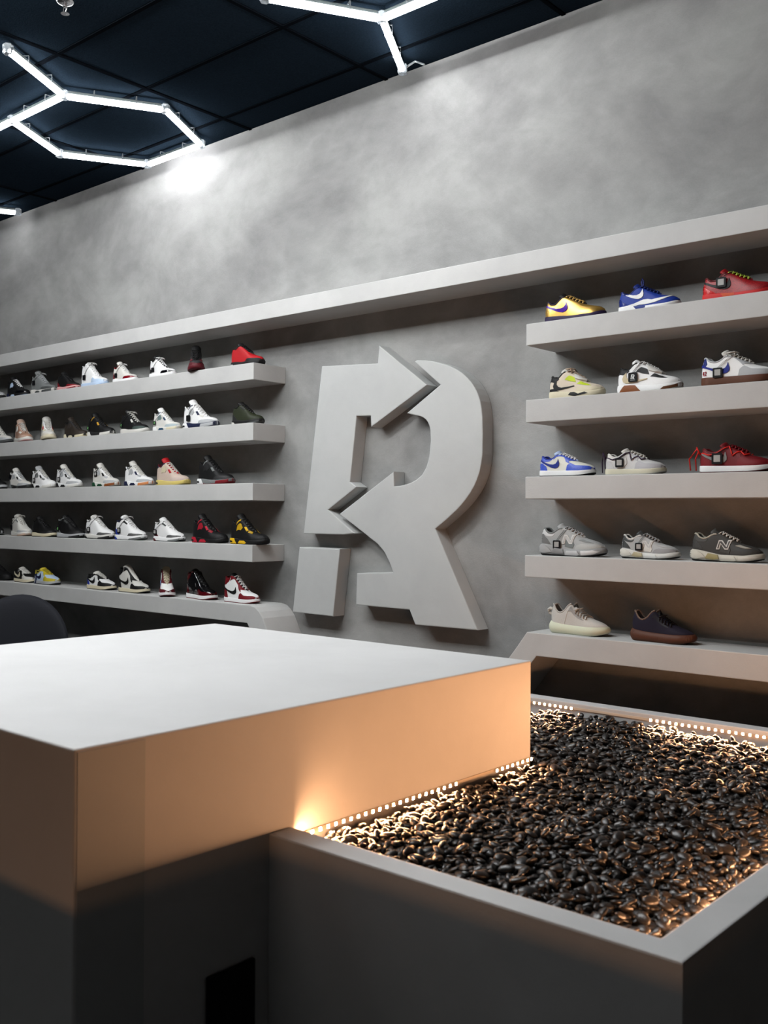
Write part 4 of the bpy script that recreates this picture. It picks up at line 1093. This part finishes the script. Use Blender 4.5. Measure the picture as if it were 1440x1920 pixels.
STYLES['strapmid'] = dict(STYLES['court'], L=.292, H=[(0, .108), (.05, .112), (.12, .102), (.20, .100), (.27, .116), (.34, .128), (.42, .122), (.54, .104), (.65, .086), (.74, .071), (.85, .062), (.93, .055), (1, .040)],
   tong=(.29, .142), panels=dict(heel_counter=[(0, .0), (0, .20), (.12, .20), (.26, 0)], collar_band=[(0, .64), (0, .99), (.20, .99), (.23, .74), (.12, .60)],
   vamp_net=[(.34, .42), (.42, .66), (.52, .68), (.56, .44), (.46, .40)], toe_overlay=[(.58, .36), (.64, .60), (.76, .62), (.84, .50), (.72, .44)],
   toe_guard=[(.54, 0), (.60, .22), (.72, .34), (.84, .38), (.93, .46), (1, .56), (1, 0)]),
   zpanels=dict(side_mark=[(.18, .090), (.135, .078), (.115, .062), (.13, .049), (.17, .042), (.24, .041), (.33, .044), (.53, .053), (.53, .057), (.40, .054), (.28, .052), (.215, .058), (.18, .070)]),
   solep=dict(mid_accent=[(.42, .45), (.46, .95), (.54, .98), (.62, .6), (.74, .92), (.80, .55), (.66, .3), (.55, .2)], heel_sole=[(.06, .05), (.16, .95), (.34, .98), (.44, .05)], toe_sole=[(.74, .04), (.80, .55), (.9, .6), (1, .75), (1, .04)]))
make_shoe('mid_sneaker', 'cream mid sneaker with lime green panels and black side stripe, second right shelf', 'strapmid', 1, 1030, 1135.5, dict(base=(.62, .55, .46), side_mark=BLK, collar_band=BLK, heel_counter=BLK, vamp_net=(.48, .56, .02), toe_overlay=(.46, .56, .02), toe_guard=CRM, sole=CRM, outsole=CRM, mid_accent=BLK, tongue=OFF, lace=(.60, .48, .38), collar=BLK), group=R_, extra=mid_strap, bow=True)
make_shoe('mid_sneaker', 'white mid sneaker with black panels, brown sole and lettered black tag, second right shelf', 'strapmid', 1, 1158, 1281, dict(base=WHT, side_mark=(.55, .48, .34), collar_band=BLK, vamp_net=BLK, toe_overlay=BLK, toe_guard=WHT, sole=WHT, heel_sole=GUM, toe_sole=(.16, .07, .03), outsole=OFF, tongue=WHT, lace=WHT, collar=BLK), group=R_, extra=mid_strap, tagspec=dict(u=.30, z=.066, size=.042, face='letter'))
def forty_two(root, s):
    for ch_, du in (('4', .040), ('2', .073)):
        strokes = {'4': [[(.55, 0), (.75, 0), (.75, 1), (.55, 1)], [(.0, .30), (1, .30), (1, .46), (0, .46)], [(0, .42), (.20, .42), (.55, 1), (.38, 1)]],
                   '2': [[(0, 0), (1, 0), (1, .18), (0, .18)], [(0, .15), (.28, .15), (1, .62), (.80, .70)], [(.78, .55), (1, .55), (1, .85), (.80, .85)], [(.1, .83), (1, .83), (.88, 1), (.15, 1)], [(0, .66), (.2, .66), (.22, .9), (.05, .9)]]}[ch_]
        k = 0
        bm = bmesh.new()
        for stroke in strokes:
            me = panel_mesh(s.upz, [(du + .026 * a, .044 + .018 * b) for a, b in stroke], .0022 + .0001 * k, sides=(-1,), zspace=True); k += 1
            bm.from_mesh(me); bpy.data.meshes.remove(me)
        link('heel_digit', mesh_of(bm), cloth((.35, .01, .03)), root)
make_shoe('low_sneaker', 'white and grey low sneaker with blue side stripe, number 42 and brown gum sole', 'thick', 1, 1315, 1460, dict(base=WHT, toe_guard=LGR, eye_stay=LGR, heel_counter=(.012, .03, .20), side_mark=(.012, .03, .26), sole=(.13, .05, .022), outsole=(.10, .04, .018), tongue=OFF, lace=OFF, collar=LGR, lining=GRY), group=R_, bow=True, extra=forty_two, tagspec=dict(u=.265, z=.052, size=.041, string=(.4, .38, .36)))
STARBLUE = crackle((.015, .05, .42), (.10, .18, .60), 300)
make_shoe('low_sneaker', 'royal blue and white low sneaker, middle right shelf beside the emblem', 'lowtop', 2, 1012, 1118, dict(base=(.66, .66, .60), toe_guard=STARBLUE, eye_stay=STARBLUE, heel_counter=STARBLUE, collar_band=STARBLUE, side_mark=(.02, .045, .26), sole=WHT, outsole=BLK, tongue=(.5, .6, .8), lace=WHT, collar=(.015, .04, .3)), group=R_)
def wild_lace(col, loop):
    def f(root, s):
        bm = bmesh.new()
        zz = [(.44, .95), (.50, .40), (.60, .82), (.66, .60), (.72, .90)]
        for sd in (-1, 1):
            P = []
            for (a, b), (c, d) in zip(zz, zz[1:]):
                for k in range(5): P.append(tuple(s.up(a + (c - a) * k / 5, b + (d - b) * k / 5, sd, .004)))
            bm_tube(bm, P, .0027, 5)
            P = [tuple(s.up(u, t, sd, .004)) for u, t in ((.44, .97), (.38, .80), (.28, .72), (.16, .68), (.06, .72), (.0, .78))]
            bm_tube(bm, P, .0027, 5)
        x0 = -s.L / 2
        for k, (dy, ln) in enumerate(loop):
            bm_tube(bm, [(x0 - .002, dy, .075), (x0 - .016, dy * 1.6, .090 + .01 * k), (x0 - .014 - .02 * ln, dy * 2, .06), (x0 - .012 - .018 * ln, dy * 2, .012)], .0030, 5)
        bm_tube(bm, [(x0 + .0, -.004, .078), (x0 - .012, -.010, .098), (x0 - .018, -.004, .108)], .003, 5)
        link('overlace', mesh_of(bm, smooth=True), cloth(col), root)
    return f
make_shoe('low_sneaker', 'pale grey low sneaker with dark purple overlaces and hanging tag, middle right shelf', 'lowtop', 2, 1135, 1250, dict(base=(.56, .56, .56), toe_guard=(.45, .45, .47), eye_stay=(.44, .44, .46), heel_counter=(.5, .5, .5), collar_band=OFF, side_mark=(.56, .56, .55), sole=(.60, .57, .46), outsole=(.5, .5, .46), tongue=OFF, lace=OFF, collar=OFF), group=R_, extra=wild_lace((.045, .018, .06), [(.006, .1), (-.006, .2)]), tagspec=dict(u=.30, z=.056, size=.042))
make_shoe('low_sneaker', 'dark red low sneaker with bright red overlaces at the right edge, middle right shelf', 'lowtop', 2, 1312, 1452, dict(base=(.17, .005, .013), toe_guard=(.20, .006, .015), eye_stay=(.19, .006, .014), heel_counter=(.2, .006, .015), collar_band=(.18, .006, .014), side_mark=(.22, .22, .22), sole=WHT, outsole=(.10, .01, .015), tongue=(.18, .006, .014), lace=(.2, .006, .014), collar=(.14, .005, .01)), group=R_, extra=wild_lace((.62, .03, .02), [(.006, .8), (-.006, 1.6)]), tagspec=dict(u=.29, z=.056, size=.045))
def letter_n(root, s):
    for k, (col, e, off) in enumerate((((.62, .62, .60), 0.0, .0030), ((.10, .10, .10) if root['label'].startswith('dark') else (.5, .5, .5), .16, .0040))):
        P = [(.385, .054), (.425, .094), (.475, .094), (.535, .070), (.555, .094), (.605, .094), (.565, .054), (.515, .054), (.455, .078), (.435, .054)] if not e else \
            [(.405, .058), (.436, .089), (.468, .089), (.545, .063), (.566, .089), (.588, .089), (.556, .059), (.522, .059), (.445, .084), (.424, .058)]
        add_panel('N%d' % k, 'side_letter' if k == 0 else 'letter_inline', s.upz, P, off, cloth(col), root, True)
make_shoe('running_shoe', 'pale grey chunky running shoe with dark back sole, fourth right shelf beside the emblem', 'runner', 3, 1014, 1138, dict(base=(.40, .41, .41), toe_guard=(.46, .47, .46), toe_overlay=(.27, .28, .28), heel_counter=(.20, .20, .20), collar_band=(.60, .60, .60), eye_stay=(.46, .47, .46), side_net=(.22, .24, .24), sole=(.33, .33, .33), heel_sole=(.38, .38, .38), mid_accent=(.26, .26, .26), front_pod=(.48, .48, .48), toe_sole=(.62, .62, .62), outsole=BLK, tongue=(.4, .41, .41), lace=LGR, collar=GRY), group=R_, extra=letter_n, y=.10, tagspec=dict(u=.315, z=.050, size=.038))
make_shoe('running_shoe', 'white and grey chunky running shoe with black collar trim, middle of the fourth right shelf', 'runner', 3, 1165, 1276, dict(base=(.44, .45, .45), toe_guard=(.34, .34, .35), toe_overlay=(.46, .46, .46), heel_counter=DGR, collar_band=DGR, eye_stay=(.16, .16, .16), side_net=OFF, sole=(.62, .61, .58), heel_sole=(.60, .58, .53), mid_accent=(.45, .40, .27), front_pod=(.64, .64, .62), toe_sole=(.64, .64, .62), outsole=BLK, tongue=DGR, lace=LGR, collar=OFF), group=R_, extra=letter_n, y=.10, tagspec=dict(u=.36, z=.062, size=.040))
make_shoe('running_shoe', 'dark grey chunky running shoe with white letter N, fourth right shelf', 'runner', 3, 1297, 1434, dict(base=(.075, .075, .072), toe_guard=(.07, .07, .068), toe_overlay=(.40, .39, .35), heel_counter=(.08, .08, .078), collar_band=(.10, .10, .095), eye_stay=(.09, .09, .085), side_net=(.09, .09, .085), sole=(.56, .54, .48), heel_sole=(.56, .54, .48), mid_accent=(.36, .31, .16), front_pod=(.58, .56, .50), toe_sole=(.62, .60, .55), outsole=BLK, tongue=(.09, .09, .085), lace=OFF, collar=(.42, .40, .34)), group=R_, extra=letter_n, y=.10)
def knit_laces(col, knot=None, tab=None):
    def f(root, s):
        bm = bmesh.new()
        for k in range(5):
            u = .47 + .045 * k
            P = []
            for fr_ in (-1, -.6, -.2, .2, .6, 1):
                t = 1 - .42 * abs(fr_)
                P.append(tuple(s.up(u + .03 * abs(fr_), t, -1 if fr_ < 0 else 1, .004)))
            bm_tube(bm, P, .0026, 5)
        c = Vector(tuple(s.up(.50, .98, -1, .010)))
        for sg in (-1, 1):
            lp = [c + Vector((.010 * math.sin(a) + .006, sg * (.016 - .016 * math.cos(a)) - .004, .004 * math.sin(a))) for a in np.linspace(0, 2 * PI, 10, endpoint=False)]
            bm_tube(bm, lp, .0024, 5, closed=True)
        link('laces', mesh_of(bm, smooth=True), cloth(col), root)
        if tab:
            bm = bmesh.new()
            x = -s.L / 2 + .004
            bm_tube(bm, [(x + .010, -.004, .105), (x - .012, -.006, .112), (x - .022, -.004, .105), (x - .018, -.002, .090), (x + .006, -.002, .080)], [.007, .008, .009, .009, .008], 6)
            link('heel_loop', mesh_of(bm, smooth=True), cloth(tab), root)
        if knot:
            bm = bmesh.new(); bm_lathe(bm, [(.003, -.004), (.009, -.003), (.009, .003), (.003, .004)], 12)
            q = link('lace_bead', mesh_of(bm), cloth(knot), root); q.location = tuple(s.up(.485, .86, -1, .010)); q.rotation_euler = (1.2, 0, 0)
    return f
make_shoe('knit_sneaker', 'cream white knit sneaker with rounded pale sole, bottom right shelf', 'knit', 4, 1032, 1143, dict(base=cloth((.56, .54, .51), .8, .2, 0, .5, 260), side_stripe=(.36, .35, .34), side_seam=(.62, .60, .56), sole=(.60, .62, .50), outsole=(.60, .62, .50), collar=(.5, .48, .45), lining=(.12, .10, .09)), group=R_, y=.11, extra=knit_laces((.52, .50, .47), (.45, .43, .40), (.60, .58, .54)))
make_shoe('knit_sneaker', 'dark purple knit sneaker with ribbed brown sole, bottom right shelf', 'knit', 4, 1184, 1305, dict(base=cloth((.024, .020, .040), .8, .2, 0, .5, 260), side_stripe=(.018, .016, .026), sole=(.12, .050, .028), outsole=(.10, .045, .025), collar=(.20, .14, .11), lining=(.03, .025, .025)), group=R_, y=.11, ribs=True, extra=knit_laces((.016, .014, .016)))
for p in PLACED:
    if not (.94 < p[1] < 1.06): print('SHOE FIT', p)
